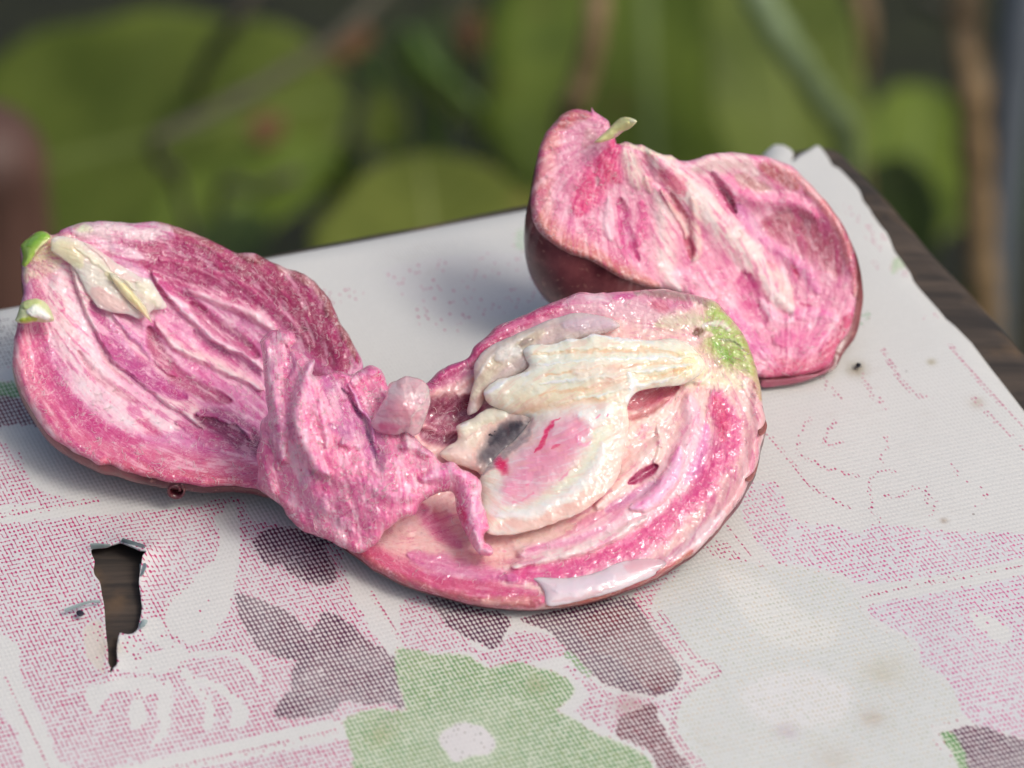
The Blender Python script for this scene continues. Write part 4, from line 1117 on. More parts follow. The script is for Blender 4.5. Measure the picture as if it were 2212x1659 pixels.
# the cream and pink mass fanning out of the stem end
MO = [(606, 326), (640, 304), (700, 302), (770, 296), (830, 270), (880, 276), (945, 252), (1020, 262), (1110, 272), (1200, 280), (1310, 274), (1390, 292), (1440, 335), (1482, 400), (1450, 452), (1380, 492), (1270, 507), (1170, 524), (1130, 556), (1108, 600), (1114, 670), (1100, 760), (1082, 850), (1062, 940), (1010, 1010), (950, 1062), (880, 1112), (780, 1152), (660, 1192), (540, 1216), (440, 1210), (402, 1140), (408, 1040), (400, 950), (418, 900), (460, 850), (510, 806), (566, 760), (610, 706), (640, 656), (560, 648), (480, 610), (436, 580), (416, 545), (432, 504), (490, 470), (570, 448), (632, 412), (616, 370)]
PE, PW, PG = (242, 216, 196), (250, 236, 222), (222, 188, 156)
ML = [S([(640, 320), (800, 300), (1000, 292), (1250, 310), (1420, 350)], 80, .8, PE, .95, .8), S([(430, 545), (600, 480), (850, 420), (1100, 390), (1400, 400)], 80, 1.0, PE, .95, .8),
      S([(480, 600), (700, 560), (900, 510), (1120, 470), (1380, 430)], 70, .3, (236, 206, 178), .9, .85),
      # strands of the fan
      *[S([(1440 - k * 6, 350 + k * 16), (1180, 330 + k * 34), (900 - k * 8, 330 + k * 46), (640 + (k % 3) * 40, 350 + k * 50)], 15, .55 if k % 2 else -.9, PW if k % 2 else PG, .75, .9, rag=5) for k in range(0, 6)],
      S([(616, 330), (640, 390), (700, 410)], 46, .2, (226, 214, 200), .85, .9), S([(420, 540), (520, 480), (640, 440)], 22, .5, PW, .85, .9), S([(640, 306), (820, 280), (950, 262), (1200, 290)], 14, .5, PW, .7, .9, rag=5),
      S([(560, 640), (700, 605), (860, 575), (1000, 560)], 34, -.7, (222, 188, 156), .8, .9), S([(1360, 330), (1420, 400), (1400, 450)], 60, .5, (242, 212, 176), .85, .9), S([(1330, 420), (1370, 440)], 26, .4, (232, 190, 140), .5, .9, rag=6),
      S([(860, 430), (1000, 440), (1090, 500), (1100, 580)], 110, .9, (230, 206, 192), .8, .85), S([(1110, 440), (1130, 500), (1110, 580)], 30, .8, (240, 226, 218), .85, .9),
      # tongue
      S([(470, 1120), (520, 960), (640, 800), (800, 660), (1000, 610)], 120, .3, (240, 206, 200), .9, .9),
      S([(540, 1000), (680, 880), (820, 750), (920, 680)], 170, .8, (228, 146, 170), .95, .9), S([(520, 1060), (640, 1010), (800, 880)], 90, .2, (230, 160, 176), .7, .95), S([(1040, 600), (960, 660), (880, 640)], 70, .4, (244, 216, 210), .9, .9),
      S([(1085, 640), (1075, 780), (1030, 930), (900, 1070), (700, 1150), (500, 1180)], 100, -.5, (218, 184, 174), .95, .85), S([(1000, 780), (940, 920), (800, 1040), (640, 1110), (480, 1130)], 50, .7, (242, 212, 208), .85, .9),
      S([(420, 930), (520, 830), (610, 740), (660, 660)], 34, 0, (140, 130, 132), .8, .95, rag=8), S([(700, 640), (640, 720), (560, 800)], 16, .2, (212, 196, 194), .5, .9, rag=8),
      A([(470, 865), (498, 836), (535, 850), (532, 888), (508, 925), (482, 900)], (208, 36, 92), .92, 34, rag=5), S([(775, 655), (724, 720), (694, 780), (668, 824)], 20, -.2, (208, 44, 98), .92, .75, rag=7), S([(780, 775), (748, 808)], 10, 0, (208, 60, 110), .85, .8),
      S([(865, 745), (868, 775), (900, 792), (935, 770)], 14, .2, (224, 130, 168), .6, .9), S([(890, 768), (905, 766)], 16, -.3, (240, 220, 218), .8), S([(960, 650), (990, 635)], 8, 0, (220, 110, 150), .7, .9), S([(1010, 648), (1028, 640)], 8, 0, (210, 60, 116), .85, .8),
      S([(560, 1060), (660, 1020)], 10, 0, (218, 124, 154), .6, .9), S([(780, 960), (830, 900)], 9, 0, (222, 130, 160), .7, .9), S([(620, 980), (650, 950)], 9, 0, (216, 110, 146), .6, .9)]
patch('aril_mass', 3, MO, CZ, ML, PE, M_ARIL, mid, 1.6, .7, 14, thick=3.6, rag=2.2, rag_l=12, poles=((1460, 380), (300, 900)), nrel=(.38, 32), arel=.12, ncol=.30, deep=(214, 168, 156), pale=(245, 228, 222), dz=.0030, gain=1.1, dome=1.3, dw=46, warp=.9, seed=83)
# pale latex pooled on the rim
bead('latex_pool', 3, [(655, 1425), (720, 1420), (800, 1424), (900, 1412), (980, 1388), (1060, 1352), (1140, 1335), (1220, 1330), (1300, 1345), (1270, 1390), (1170, 1440), (1060, 1484), (940, 1518), (820, 1545), (735, 1558), (712, 1530), (708, 1490), (690, 1455)],
     CZ, (216, 196, 202), M_LATEX, mid, 2.6,
     [S([(760, 1480), (900, 1460), (1040, 1420)], 60, .5, (214, 198, 206), .9), S([(1100, 1370), (1200, 1345), (1280, 1350)], 70, .1, (216, 168, 176), .95, .95, rag=10), S([(740, 1540), (900, 1505), (1040, 1462)], 14, .1, (206, 172, 176), .8)],
     nrel=(.15, 40), arel=.05, ncol=.02, dz=.0006, er=.5, ew=20, rag=1.6, dome=.6, dw=30, warp=.9)
for pts, zz in (([(1752, 640), (1778, 690), (1762, 732), (1738, 735), (1732, 690)], 19), ([(1690, 870), (1732, 850), (1728, 900), (1700, 958), (1668, 945)], 14)):
    bead('skin_chip', 3, pts, [(p[0], p[1], zz) for p in pts], (136, 82, 74), M_GREEN, mid, .8, nrel=(.1, 14), arel=.05, ncol=.0, dz=.0012, er=.3, ew=6, rag=.6)

# ---------- the ridge that joins the halves
HO = [(150, 236), (180, 196), (215, 175), (262, 178), (312, 190), (332, 236), (308, 252), (292, 272), (340, 276), (382, 312), (420, 325), (415, 372), (408, 402), (470, 402), (540, 380),
      (600, 396), (650, 372), (692, 354), (740, 366), (766, 402), (780, 452), (800, 480), (850, 560), (900, 640), (915, 700), (950, 745), (1010, 790), (1050, 840), (1110, 835), (1150, 868),
      (1200, 890), (1245, 930), (1252, 1020), (1280, 1110), (1292, 1165), (1270, 1190), (1262, 1230), (1310, 1262), (1300, 1300), (1240, 1296), (1195, 1230), (1150, 1150), (1130, 1085), (1112, 990), (1060, 985), (992, 1010),
      (945, 1050), (920, 1100), (860, 1112), (800, 1160), (765, 1185), (742, 1230), (690, 1272), (640, 1292), (560, 1262), (500, 1232), (420, 1202), (350, 1172), (290, 1112), (250, 1052),
      (180, 1000), (130, 962), (136, 880), (130, 800), (152, 700), (150, 640), (186, 590), (180, 540), (170, 450), (160, 330)]
HZ = [(215, 175, 34), (420, 325, 33), (692, 354, 30), (780, 452, 29), (915, 700, 24), (1110, 835, 23), (1252, 1020, 15.5), (1300, 1290, 9.5), (1112, 990, 15.5), (742, 1230, 10),
      (560, 1262, 8.5), (290, 1112, 9), (130, 962, 12), (150, 700, 21), (170, 450, 28), (500, 800, 24), (350, 600, 30), (700, 650, 24), (800, 950, 21), (500, 1050, 15)]
HL = [
    S([(170, 240), (200, 420), (230, 620), (260, 820)], 80, 2.6, (214, 144, 176), .9, .7),
    S([(220, 195), (230, 300), (250, 420)], 50, .8, (222, 172, 192), .85, .8), S([(240, 210), (300, 225)], 36, .6, (228, 196, 204), .9, .7),
    S([(285, 260), (300, 330), (290, 420)], 30, -2.6, (190, 92, 146), .85, .7),
    S([(400, 340), (350, 480), (330, 640), (400, 820), (470, 900)], 90, 3.4, (222, 150, 180), .9, .6, lip=.6),
    S([(410, 330), (400, 450), (430, 600)], 34, .6, (232, 182, 202), .85, .8),
    S([(440, 520), (470, 640), (480, 760)], 40, 1.2, (228, 172, 194), .7, .8),
    # violet valley
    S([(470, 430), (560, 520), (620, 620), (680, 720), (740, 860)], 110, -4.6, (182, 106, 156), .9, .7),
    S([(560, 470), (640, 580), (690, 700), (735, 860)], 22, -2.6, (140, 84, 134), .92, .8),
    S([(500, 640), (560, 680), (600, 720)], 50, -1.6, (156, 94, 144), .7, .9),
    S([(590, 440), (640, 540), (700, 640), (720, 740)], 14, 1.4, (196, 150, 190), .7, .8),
    S([(480, 470), (540, 500), (580, 520)], 40, 1.2, (206, 146, 172), .8, .7, rag=6),
    S([(560, 400), (640, 400), (720, 390)], 60, 1.8, (206, 112, 156), .9, .7, rag=8), S([(600, 430), (640, 440)], 34, .8, (222, 166, 186), .8), S([(740, 390), (755, 450)], 18, 0, (196, 44, 110), .85, .7),
    S([(690, 470), (780, 560), (820, 700)], 70, -1.0, (204, 112, 150), .8, .8),
    # lumps
    S([(560, 740), (620, 720), (650, 770)], 60, 2.6, (224, 158, 186), .85, .7, rag=8), S([(850, 760), (930, 760), (1000, 800)], 56, 2.2, (222, 164, 186), .85, .7, rag=8),
    S([(700, 860), (800, 830), (880, 800)], 60, 1.0, (214, 128, 168), .7, .8), S([(870, 700), (880, 760)], 30, 1.2, (226, 190, 196), .8),
    S([(160, 700), (170, 850), (220, 980)], 80, 2.0, (216, 124, 158), .9, .8), S([(200, 760), (230, 860)], 40, .5, (196, 80, 132), .7, .9),
    S([(380, 900), (420, 1020), (480, 1080)], 80, 1.0, (216, 122, 168), .6, .9), S([(470, 1000), (500, 1080)], 60, .5, (222, 160, 192), .7, .9), S([(560, 1120), (600, 1180)], 50, .6, (220, 166, 190), .7, .9),
    S([(640, 920), (780, 990), (900, 1010)], 70, .8, (220, 134, 178), .7, .9), S([(680, 1020), (740, 1100)], 50, .2, (196, 84, 140), .7, .9),
    S([(540, 1120), (640, 1060), (720, 1000)], 9, -.6, (186, 70, 124), .7, .9),
    # drip
    S([(960, 920), (1060, 900), (1150, 910), (1190, 1000), (1210, 1120), (1250, 1240)], 70, 1.6, (220, 136, 180), .85, .7),
    S([(1210, 1180), (1240, 1270), (1300, 1280)], 34, .6, (230, 182, 196), .8, .8),
    A([(925, 880), (955, 865), (980, 890), (960, 930), (935, 915)], (206, 40, 112), .9, 16), A([(860, 940), (895, 915), (885, 945)], (202, 48, 116), .85, 14), A([(1135, 1070), (1160, 1065), (1185, 1130), (1165, 1140), (1145, 1110)], (204, 36, 96), .9, 14), S([(820, 800), (840, 810)], 14, 0, (204, 50, 112), .85),
    S([(940, 780), (945, 800)], 10, 0, (204, 40, 116), .85), S([(1275, 1145), (1282, 1160)], 9, 0, (196, 40, 110), .85), S([(310, 720), (330, 730)], 12, 0, (206, 60, 120), .6),
    # lower rough rim
    S([(150, 960), (260, 1060), (380, 1170), (520, 1230), (640, 1270)], 60, .6, (196, 92, 126), .85, .7, rag=12),
]
for L_ in HL:
    L_.h *= 1.45
    L_.a *= .8
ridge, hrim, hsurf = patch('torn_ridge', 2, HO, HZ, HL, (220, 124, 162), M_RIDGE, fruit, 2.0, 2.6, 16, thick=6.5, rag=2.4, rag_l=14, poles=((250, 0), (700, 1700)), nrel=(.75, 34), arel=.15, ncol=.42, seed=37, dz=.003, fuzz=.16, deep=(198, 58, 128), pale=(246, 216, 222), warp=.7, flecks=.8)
bead('aril_bulb', 2, [(700, 655), (720, 600), (770, 520), (790, 448), (830, 428), (868, 408), (905, 410), (942, 422), (980, 450), (998, 505), (990, 565), (968, 630), (940, 688), (905, 705), (870, 690), (820, 700), (750, 690)],
     [(700, 655, 23), (790, 448, 30), (905, 410, 32), (998, 505, 30), (940, 688, 23), (860, 560, 30)], (232, 204, 208), M_BULB, ridge, 4.0,
     [S([(840, 450), (900, 430), (960, 470)], 60, .8, (224, 196, 200), .9, .8), S([(780, 560), (860, 580), (930, 600)], 90, .6, (216, 166, 180), .7, .9), S([(975, 450), (965, 540), (900, 620), (880, 690)], 9, .7, (230, 210, 206), .9, .6), S([(740, 660), (830, 670)], 50, 0, (208, 116, 156), .7, .9)],
     nrel=(1.0, 30), arel=.1, ncol=.1, dz=.0062, er=2.4, ew=40, rag=2.0, warp=1.0, gain=1.08)

# ---------- the separate half behind
bc = unproj([1500], [760], [0])[0]
piece = tag(empty('fruit_half', (bc[0], bc[1], 0.0)), 'separate hollow pink fruit half with maroon skin standing behind the torn fruit', 'fruit')
BO = [(106, 600), (108, 540), (120, 450), (140, 350), (160, 262), (190, 190), (250, 122), (300, 82), (352, 64), (410, 70), (436, 82), (442, 56), (456, 80), (500, 108), (535, 132), (548, 170), (566, 215), (582, 262),
      (630, 244), (680, 262), (720, 264), (780, 296), (830, 316), (880, 322), (930, 350), (1000, 346), (1080, 320), (1160, 304), (1250, 310), (1350, 320), (1450, 340), (1540, 375), (1600, 430), (1680, 510), (1750, 590),
      (1812, 672), (1860, 760), (1895, 850), (1912, 950), (1914, 1050), (1902, 1150), (1890, 1230), (1860, 1310), (1802, 1390), (1782, 1440), (1762, 1488), (1700, 1518), (1640, 1536), (1560, 1548), (1480, 1552), (1380, 1556),
      (1250, 1470), (1120, 1280), (1000, 1120), (900, 1075), (820, 1060), (740, 1048), (650, 1020), (560, 980), (480, 930), (400, 895), (320, 870), (240, 820), (160, 760), (118, 690)]
BZ = [(106, 600, 38), (140, 350, 46), (300, 82, 53), (500, 108, 53), (780, 296, 47), (1000, 346, 44), (1250, 310, 42), (1540, 375, 38), (1812, 672, 28), (1912, 950, 18), (1890, 1230, 9.5), (1762, 1488, 4),
      (1380, 1556, 4), (1120, 1280, 12), (900, 1075, 19), (560, 980, 26), (320, 870, 31), (700, 600, 36), (1100, 800, 26), (1500, 1000, 16), (1600, 700, 26)]
BL = [
    S([(330, 90), (200, 220), (150, 420), (140, 600), (220, 780), (400, 880), (600, 980), (760, 1040)], 120, 1.6, (196, 118, 122), .95, .65, rag=12),
    S([(150, 640), (240, 790), (420, 880), (620, 980), (800, 1050)], 56, .8, (182, 110, 100), .8, .8, rag=10),
    S([(260, 150), (340, 100), (420, 100)], 70, .4, (176, 96, 98), .8, .8), S([(200, 300), (170, 480)], 60, .3, (206, 140, 148), .8, .9, rag=10),
    S([(420, 180), (440, 240), (400, 280)], 60, .2, (198, 150, 152), .7, .9, rag=10),
    S([(560, 260), (540, 360), (460, 460), (400, 560), (380, 640)], 120, .6, (214, 58, 120), .95, .75, rag=14), S([(500, 330), (540, 420), (600, 470)], 60, .5, (206, 56, 108), .8, .8),
    S([(300, 350), (320, 460), (300, 560)], 70, .3, (216, 130, 160), .7, .9, rag=14), S([(465, 440), (470, 500)], 20, -1.0, (170, 110, 126), .8, .8), S([(400, 700), (520, 800), (640, 920)], 70, 0, (190, 76, 124), .8, .85, rag=10),
    S([(540, 560), (530, 680), (550, 790)], 44, 1.2, (224, 182, 196), .95, .7), S([(600, 570), (620, 700), (640, 800), (700, 900)], 56, -3.6, (190, 54, 122), .95, .7), S([(720, 580), (720, 700), (700, 820)], 50, .8, (206, 80, 136), .85, .8),
    S([(620, 290), (680, 420), (700, 500)], 80, 1.0, (240, 208, 198), .95, .8), S([(740, 440), (770, 520)], 40, 1.6, (236, 206, 190), .9, .7), S([(720, 330), (760, 360)], 46, 0, (216, 120, 146), .7, .9),
    S([(800, 500), (850, 640), (850, 820), (860, 980), (920, 1060)], 90, 1.4, (240, 204, 202), .95, .75),
    S([(770, 300), (860, 400), (960, 500), (1080, 620), (1220, 760), (1360, 920), (1460, 1070), (1560, 1180)], 130, 3.6, (242, 212, 206), .97, .7),
    S([(820, 420), (900, 470), (950, 540)], 70, -1.2, (214, 110, 136), .85, .8), S([(880, 540), (940, 660), (975, 780), (992, 890)], 40, -5.0, (184, 84, 108), .97, .55), S([(830, 520), (900, 640), (950, 720), (960, 780)], 50, 1.8, (230, 186, 178), .9, .6, lip=.3, rag=3),
    S([(1000, 560), (1020, 720), (1030, 850), (1000, 900)], 40, 1.6, (232, 196, 186), .9, .6), S([(1090, 700), (1100, 820), (1150, 960)], 40, -.6, (222, 150, 174), .8, .9), S([(1150, 940), (1180, 1040)], 40, -.6, (210, 104, 150), .7, .9),
    S([(900, 980), (1020, 1000), (1140, 1040)], 60, .6, (228, 168, 190), .8, .9, rag=10),
    S([(1110, 420), (1180, 520), (1240, 640)], 34, -6.5, (128, 46, 76), .97, .5), S([(1120, 420), (1240, 520), (1390, 580), (1560, 590), (1680, 660)], 70, 2.8, (216, 122, 160), .92, .6), S([(1250, 600), (1300, 680), (1400, 800)], 70, 0, (208, 130, 176), .8, .9),
    S([(1000, 400), (1120, 360), (1260, 370), (1360, 420)], 90, .6, (212, 184, 182), .95, .7, rag=14), S([(1240, 440), (1340, 480), (1440, 520)], 56, -.6, (180, 136, 128), .8, .8, rag=12), S([(1380, 380), (1480, 420), (1580, 500)], 80, .4, (174, 96, 98), .9, .8),
    S([(1420, 700), (1600, 740), (1740, 830), (1800, 960)], 170, -3.0, (170, 82, 104), .92, .75), S([(1480, 660), (1600, 700)], 50, .3, (200, 132, 140), .6, .9, rag=10), S([(1520, 740), (1650, 800)], 40, .2, (190, 116, 130), .6, .9, rag=10),
    S([(1560, 420), (1680, 540), (1790, 680), (1860, 820), (1896, 960), (1900, 1100)], 46, 1.6, (206, 130, 132), .9, .6, rag=8), S([(1760, 600), (1850, 750), (1900, 900), (1908, 1060)], 20, .2, (150, 64, 76), .8, .7),
    S([(1380, 780), (1500, 870), (1620, 960), (1700, 1080)], 60, 1.2, (212, 122, 168), .85, .7, rag=8), S([(1420, 920), (1500, 1040), (1570, 1140)], 56, -2.0, (230, 192, 186), .95, .7), S([(1545, 930), (1580, 990), (1585, 1010)], 18, -1.2, (198, 44, 96), .9, .6), S([(1600, 1140), (1660, 1160)], 14, -1.0, (186, 50, 104), .8, .7),
    S([(1280, 980), (1320, 1100), (1400, 1240)], 90, -3.2, (188, 60, 122), .92, .75), S([(1380, 1120), (1460, 1220), (1560, 1240)], 50, 1.4, (230, 176, 196), .85, .7), S([(1560, 1220), (1700, 1200), (1800, 1240)], 60, 1.4, (226, 146, 182), .9, .7, rag=12),
    S([(1200, 1180), (1300, 1330), (1420, 1450)], 80, 1.0, (210, 110, 164), .8, .85, rag=10), S([(1480, 1350), (1620, 1350), (1740, 1330)], 110, 1.4, (212, 104, 152), .85, .8, rag=14),
    S([(1380, 1540), (1560, 1530), (1700, 1490), (1800, 1370), (1880, 1220)], 80, .8, (186, 62, 102), .9, .7, rag=12), S([(1460, 1460), (1600, 1470), (1720, 1430)], 40, .4, (200, 76, 112), .7, .9, rag=10),
    S([(600, 255), (700, 270), (800, 310), (900, 335)], 26, .4, (226, 214, 186), .85, .8, rag=8),
]
for L_ in BL: L_.h *= 0.85
flesh, brim, bsurf = patch('flesh', 4, BO, BZ, BL, (220, 146, 172), M_FL, piece, 2.0, 2.2, 16, rag=2.0, poles=((620, 200), (1500, 1560)), nrel=(.28, 26), arel=.12, ncol=.36, seed=51, fuzz=.12, warp=.4, flecks=.3)
skin_shell('skin', brim, M_SKIN, piece, bulge=.15)
bead('stem_sliver', 4, [(455, 252), (470, 232), (500, 205), (545, 165), (580, 130), (612, 112), (650, 112), (690, 130), (678, 152), (650, 175), (615, 192), (575, 222), (530, 240), (490, 252)],
     [(455, 252, 48), (690, 130, 55), (560, 130, 52), (620, 220, 50)], (216, 212, 150), M_GREEN, piece, 1.6,
     [S([(470, 240), (560, 180), (640, 140)], 30, .8, (220, 216, 150), .9), S([(560, 225), (620, 190)], 24, .1, (222, 170, 172), .8), S([(650, 130), (685, 130)], 20, .2, (228, 226, 190), .8)], nrel=(.15, 20), arel=.1, ncol=.0, dz=.004, er=.8, ew=10, rag=.6)
bead('skin_flap', 4, [(1600, 1545), (1690, 1530), (1752, 1495), (1782, 1462), (1780, 1478), (1740, 1520), (1680, 1552), (1600, 1580), (1480, 1600), (1390, 1612), (1385, 1570), (1480, 1562)],
     [(1600, 1545, 3.4), (1782, 1462, 5), (1390, 1600, 1.2), (1600, 1580, 1.6)], (150, 84, 98), M_GREEN, piece, .8, nrel=(.1, 20), arel=.1, ncol=.1, er=.3, ew=6, rag=.8, dz=.0004)

M_HAIR = plain('fibre', (240, 214, 218), .35, 300, .1, .0)
fibres('fibres', lsurf, 700, left, M_HAIR, 2.0, 1, flow=(1.0, .7))
fibres('fibres', csurf, 420, mid, M_HAIR, 2.0, 2, flow=(1.0, -.5))
fibres('fibres', hsurf, 700, ridge, M_HAIR, 2.0, 3, flow=(.3, 1.0))
fibres('fibres', bsurf, 420, flesh, M_HAIR, 2.0, 4, flow=(.8, 1.0))


# ---------- crumbs on the cloth
def crumb(crop, c, r, mat, name, label, cat, seed):
    p0 = cr(crop, [c])[0]
    g = unproj([p0[0]], [p0[1]], [0.0008])[0]
    rg = np.random.default_rng(seed)
    V, F = [], []
    n, m = 10, 6
    for i in range(m + 1):
        th = math.pi * i / m
        for j in range(n):
            ph = 2 * math.pi * j / n
            k = 1 + .25 * math.sin(ph * 2 + seed) * math.sin(th)
            V.append(g + np.array([r * k * math.sin(th) * math.cos(ph), r * 1.2 * math.sin(th) * math.sin(ph), .0003 + r * .35 * math.cos(th)]))
    for i in range(m):
        for j in range(n):
            F.append((i * n + j, i * n + (j + 1) % n, (i + 1) * n + (j + 1) % n, (i + 1) * n + j))
    return tag(mesh_obj(name, V, F, mat, None, loc=g), label, cat)
M_DARK = plain('dark_crumb', (40, 38, 52), .6, 900, .4, .3)
crumb(5, (462, 737), .00085, M_DARK, 'crumb', 'small dark round crumb beside the tear in the tablecloth', 'crumb', 3)
crumb(7, (832, 128), .0008, M_LATEX, 'juice_drop', 'tiny clear juice drop on a brown stain near the standing half', 'drop', 5)

# ------------------------------------------------------------ plants behind the table
def leaf_material(name, c0, c1, vein, blotch=(92, 66, 40), bl=0.5):
    N = NT(name)
    col = N.n('ShaderNodeAttribute', attribute_name='flow').outputs['Vector']
    sp = N.n('ShaderNodeSeparateXYZ', {0: col})
    u, v = sp.outputs[0], sp.outputs[1]                     # along 0..1, across -1..1
    obj = N.n('ShaderNodeTexCoord').outputs['Object']
    g = N.noise(obj, 14.0, 4.0, .6).outputs[0]
    g2 = N.noise(obj, 5.0, 3.0, .5).outputs[0]
    c = N.mix(N.ramp(g, .35, .68), lin4(c0, .62), lin4(c1, .78))
    c = N.mix(N.math('MULTIPLY', N.ramp(g2, .5, .68), .6), c, lin4((44, 58, 20)))
    av = N.math('ABSOLUTE', v)
    rib = N.ramp(av, .05, .015)
    side = N.math('SINE', N.math('MULTIPLY', N.math('SUBTRACT', u, N.math('MULTIPLY', av, .22)), 75.0))
    vv = N.math('MAXIMUM', rib, N.math('MULTIPLY', N.ramp(side, .93, 1.0), .4))
    c = N.mix(N.math('MULTIPLY', vv, .7), c, lin4(vein))
    b = N.noise(obj, 22.0, 3.0, .5).outputs[0]
    c = N.mix(N.math('MULTIPLY', N.ramp(b, .64, .72), bl), c, lin4(blotch))
    p = N.principled(Base_Color=c, Roughness=.6, Normal=N.bump(vv, .4, .003), Specular_IOR_Level=.25)
    N.set(p, 'Transmission Weight', 0.0)
    return N.m
LM = [leaf_material('leaf_olive', (86, 104, 32), (104, 120, 44), (120, 134, 74)),
      leaf_material('leaf_dark', (40, 56, 22), (62, 80, 34), (80, 94, 54)),
      leaf_material('leaf_yellow', (106, 118, 42), (120, 130, 52), (130, 138, 80), (140, 108, 60), .6),
      leaf_material('leaf_bright', (84, 106, 26), (104, 124, 38), (124, 142, 88))]
LM.append(leaf_material('leaf_dead', (112, 78, 52), (136, 98, 66), (96, 70, 50)))
M_TWIG = wood_material('twig_bark', (72, 70, 56), (94, 88, 74), (30, 30, 200), .8)
M_STEM = wood_material('dry_stem', (116, 96, 66), (146, 122, 88), (40, 40, 200), .7)
M_GSTEM = plain('green_stem', (88, 118, 46), .5, 30, .4, .1)

def tube(pts, r, mat, name, parent=None, loc=None, n=8, sub=6):
    P = smooth_line(np.array(pts, float), False, sub)
    V, F = [], []
    m = len(P)
    for i in range(m):
        t = P[min(i + 1, m - 1)] - P[max(i - 1, 0)]
        t /= np.linalg.norm(t) + 1e-9
        a = np.cross(t, [0.3, 0.9, 0.2]); a /= np.linalg.norm(a)
        b = np.cross(t, a)
        f = i / (m - 1)
        rr = (r[0] + (r[1] - r[0]) * f) if isinstance(r, tuple) else r
        rr *= 1 + .12 * math.sin(i * 1.7)
        for k in range(n):
            q = 2 * math.pi * k / n
            V.append(P[i] + (a * math.cos(q) + b * math.sin(q)) * rr)
    for i in range(m - 1):
        for k in range(n):
            F.append((i * n + k, i * n + (k + 1) % n, (i + 1) * n + (k + 1) % n, (i + 1) * n + k))
    F.append(tuple(range(n))[::-1]); F.append(tuple(range((m - 1) * n, m * n)))
    return mesh_obj(name, V, F, mat, parent, loc=loc)

def leaf(base, tip, width, mat, parent, cup=.25, arch=.12, roll=0.0, blunt=.5):
    """broad leaf from base to tip (world points)"""
    base, tip = np.array(base), np.array(tip)
    ax = tip - base; L = np.linalg.norm(ax); ax /= L
    view = CAM - (base + tip) / 2; view /= np.linalg.norm(view)
    nrm = view - ax * np.dot(view, ax)
    nrm = nrm / np.linalg.norm(nrm) * .75 + np.array([0, 0, .65])
    nrm -= ax * np.dot(nrm, ax); nrm /= np.linalg.norm(nrm)
    sd_ = np.cross(ax, nrm)
    c_, s_ = math.cos(roll), math.sin(roll)
    sd_, nrm = sd_ * c_ + nrm * s_, nrm * c_ - sd_ * s_
    n, m = 26, 13
    V, fl = [], []
    for i in range(n):
        u = i / (n - 1)
        w = width * .5 * (math.sin(math.pi * u ** .8) ** blunt) * (1 + .03 * math.sin(u * 23))
        for j in range(m):
            v = j / (m - 1) * 2 - 1
            h = abs(v) ** 1.5 * w * cup - arch * L * (u - .3) ** 2 + .008 * L * math.sin(u * 20 + v * 3) * abs(v)
            V.append(base + ax * (u * L) + sd_ * (v * w) + nrm * h)
            fl.append((u, v))
    F = [(i * m + j, i * m + j + 1, (i + 1) * m + j + 1, (i + 1) * m + j) for i in range(n - 1) for j in range(m - 1)]
    o = mesh_obj('leaf', V, F, mat, parent, flow=np.array(fl))
    s = o.modifiers.new('thick', 'SOLIDIFY'); s.thickness = .0012
    return o

def plant(root_px, T, label, leaves, stem_r=.008, name='broad_leaved_plant'):
    rx = at(root_px[0], root_px[1], T)
    root = np.array([rx[0], rx[1], GZ])
    e = tag(empty(name, root), label, 'plant', 'broad-leaved plants behind the table')
    for (bx, by, bt, tx, ty, tt, w, mi, kw) in leaves:
        b, t = at(bx, by, bt), at(tx, ty, tt)
        b[2] = max(b[2], GZ + .03); t[2] = max(t[2], GZ + .02)
        s0 = root + np.array([random.uniform(-.02, .02), random.uniform(-.02, .02), 0])
        mid_ = (s0 + b) / 2 + np.array([0, .02, .05])
        tube([s0, mid_, b + (t - b) * .04], (stem_r, stem_r * .6), M_GSTEM, 'stalk', e)
        leaf(b, t, w * FAR, LM[mi], e, **kw)
    return e
random.seed(4)
K = dict
# (base px,py,depth, tip px,py,depth, width m, material)
plant((300, 700), 1.95, 'olive-green broad leaf plant behind the half with the green nub', [
    (-150, 420, 1.90, 745, 190, 1.86, .116, 0, K(cup=.12, roll=-.15, blunt=.42)), (330, 560, 1.80, 720, 300, 1.84, .05, 3, K(cup=.2, roll=.3)),
    (420, 640, 1.75, 560, 440, 1.80, .03, 1, K(roll=.2))])
plant((960, 760), 1.7, 'single yellow-green rounded leaf plant rising behind the cloth edge', [
    (960, 760, 1.55, 905, 296, 1.60, .092, 2, K(cup=.10, arch=.2, blunt=.62))], .007)
plant((1450, 620), 1.9, 'large bright-leaved plant behind the standing fruit half', [
    (1420, 560, 1.92, 1380, -330, 1.98, .150, 3, K(cup=.1, roll=.1, blunt=.5)), (1730, 520, 1.80, 1640, -260, 1.86, .070, 0, K(cup=.2, roll=-.25))])
plant((2000, 640), 2.05, 'dim green plant with browned leaves beside the dry stalk', [
    (1950, 520, 2.0, 2010, 170, 2.05, .062, 3, K(roll=-.2)), (1960, 600, 1.95, 1890, 330, 2.0, .05, 1, K(roll=.3)), (2180, 520, 2.05, 2200, 120, 2.1, .04, 1, K(roll=.2))])
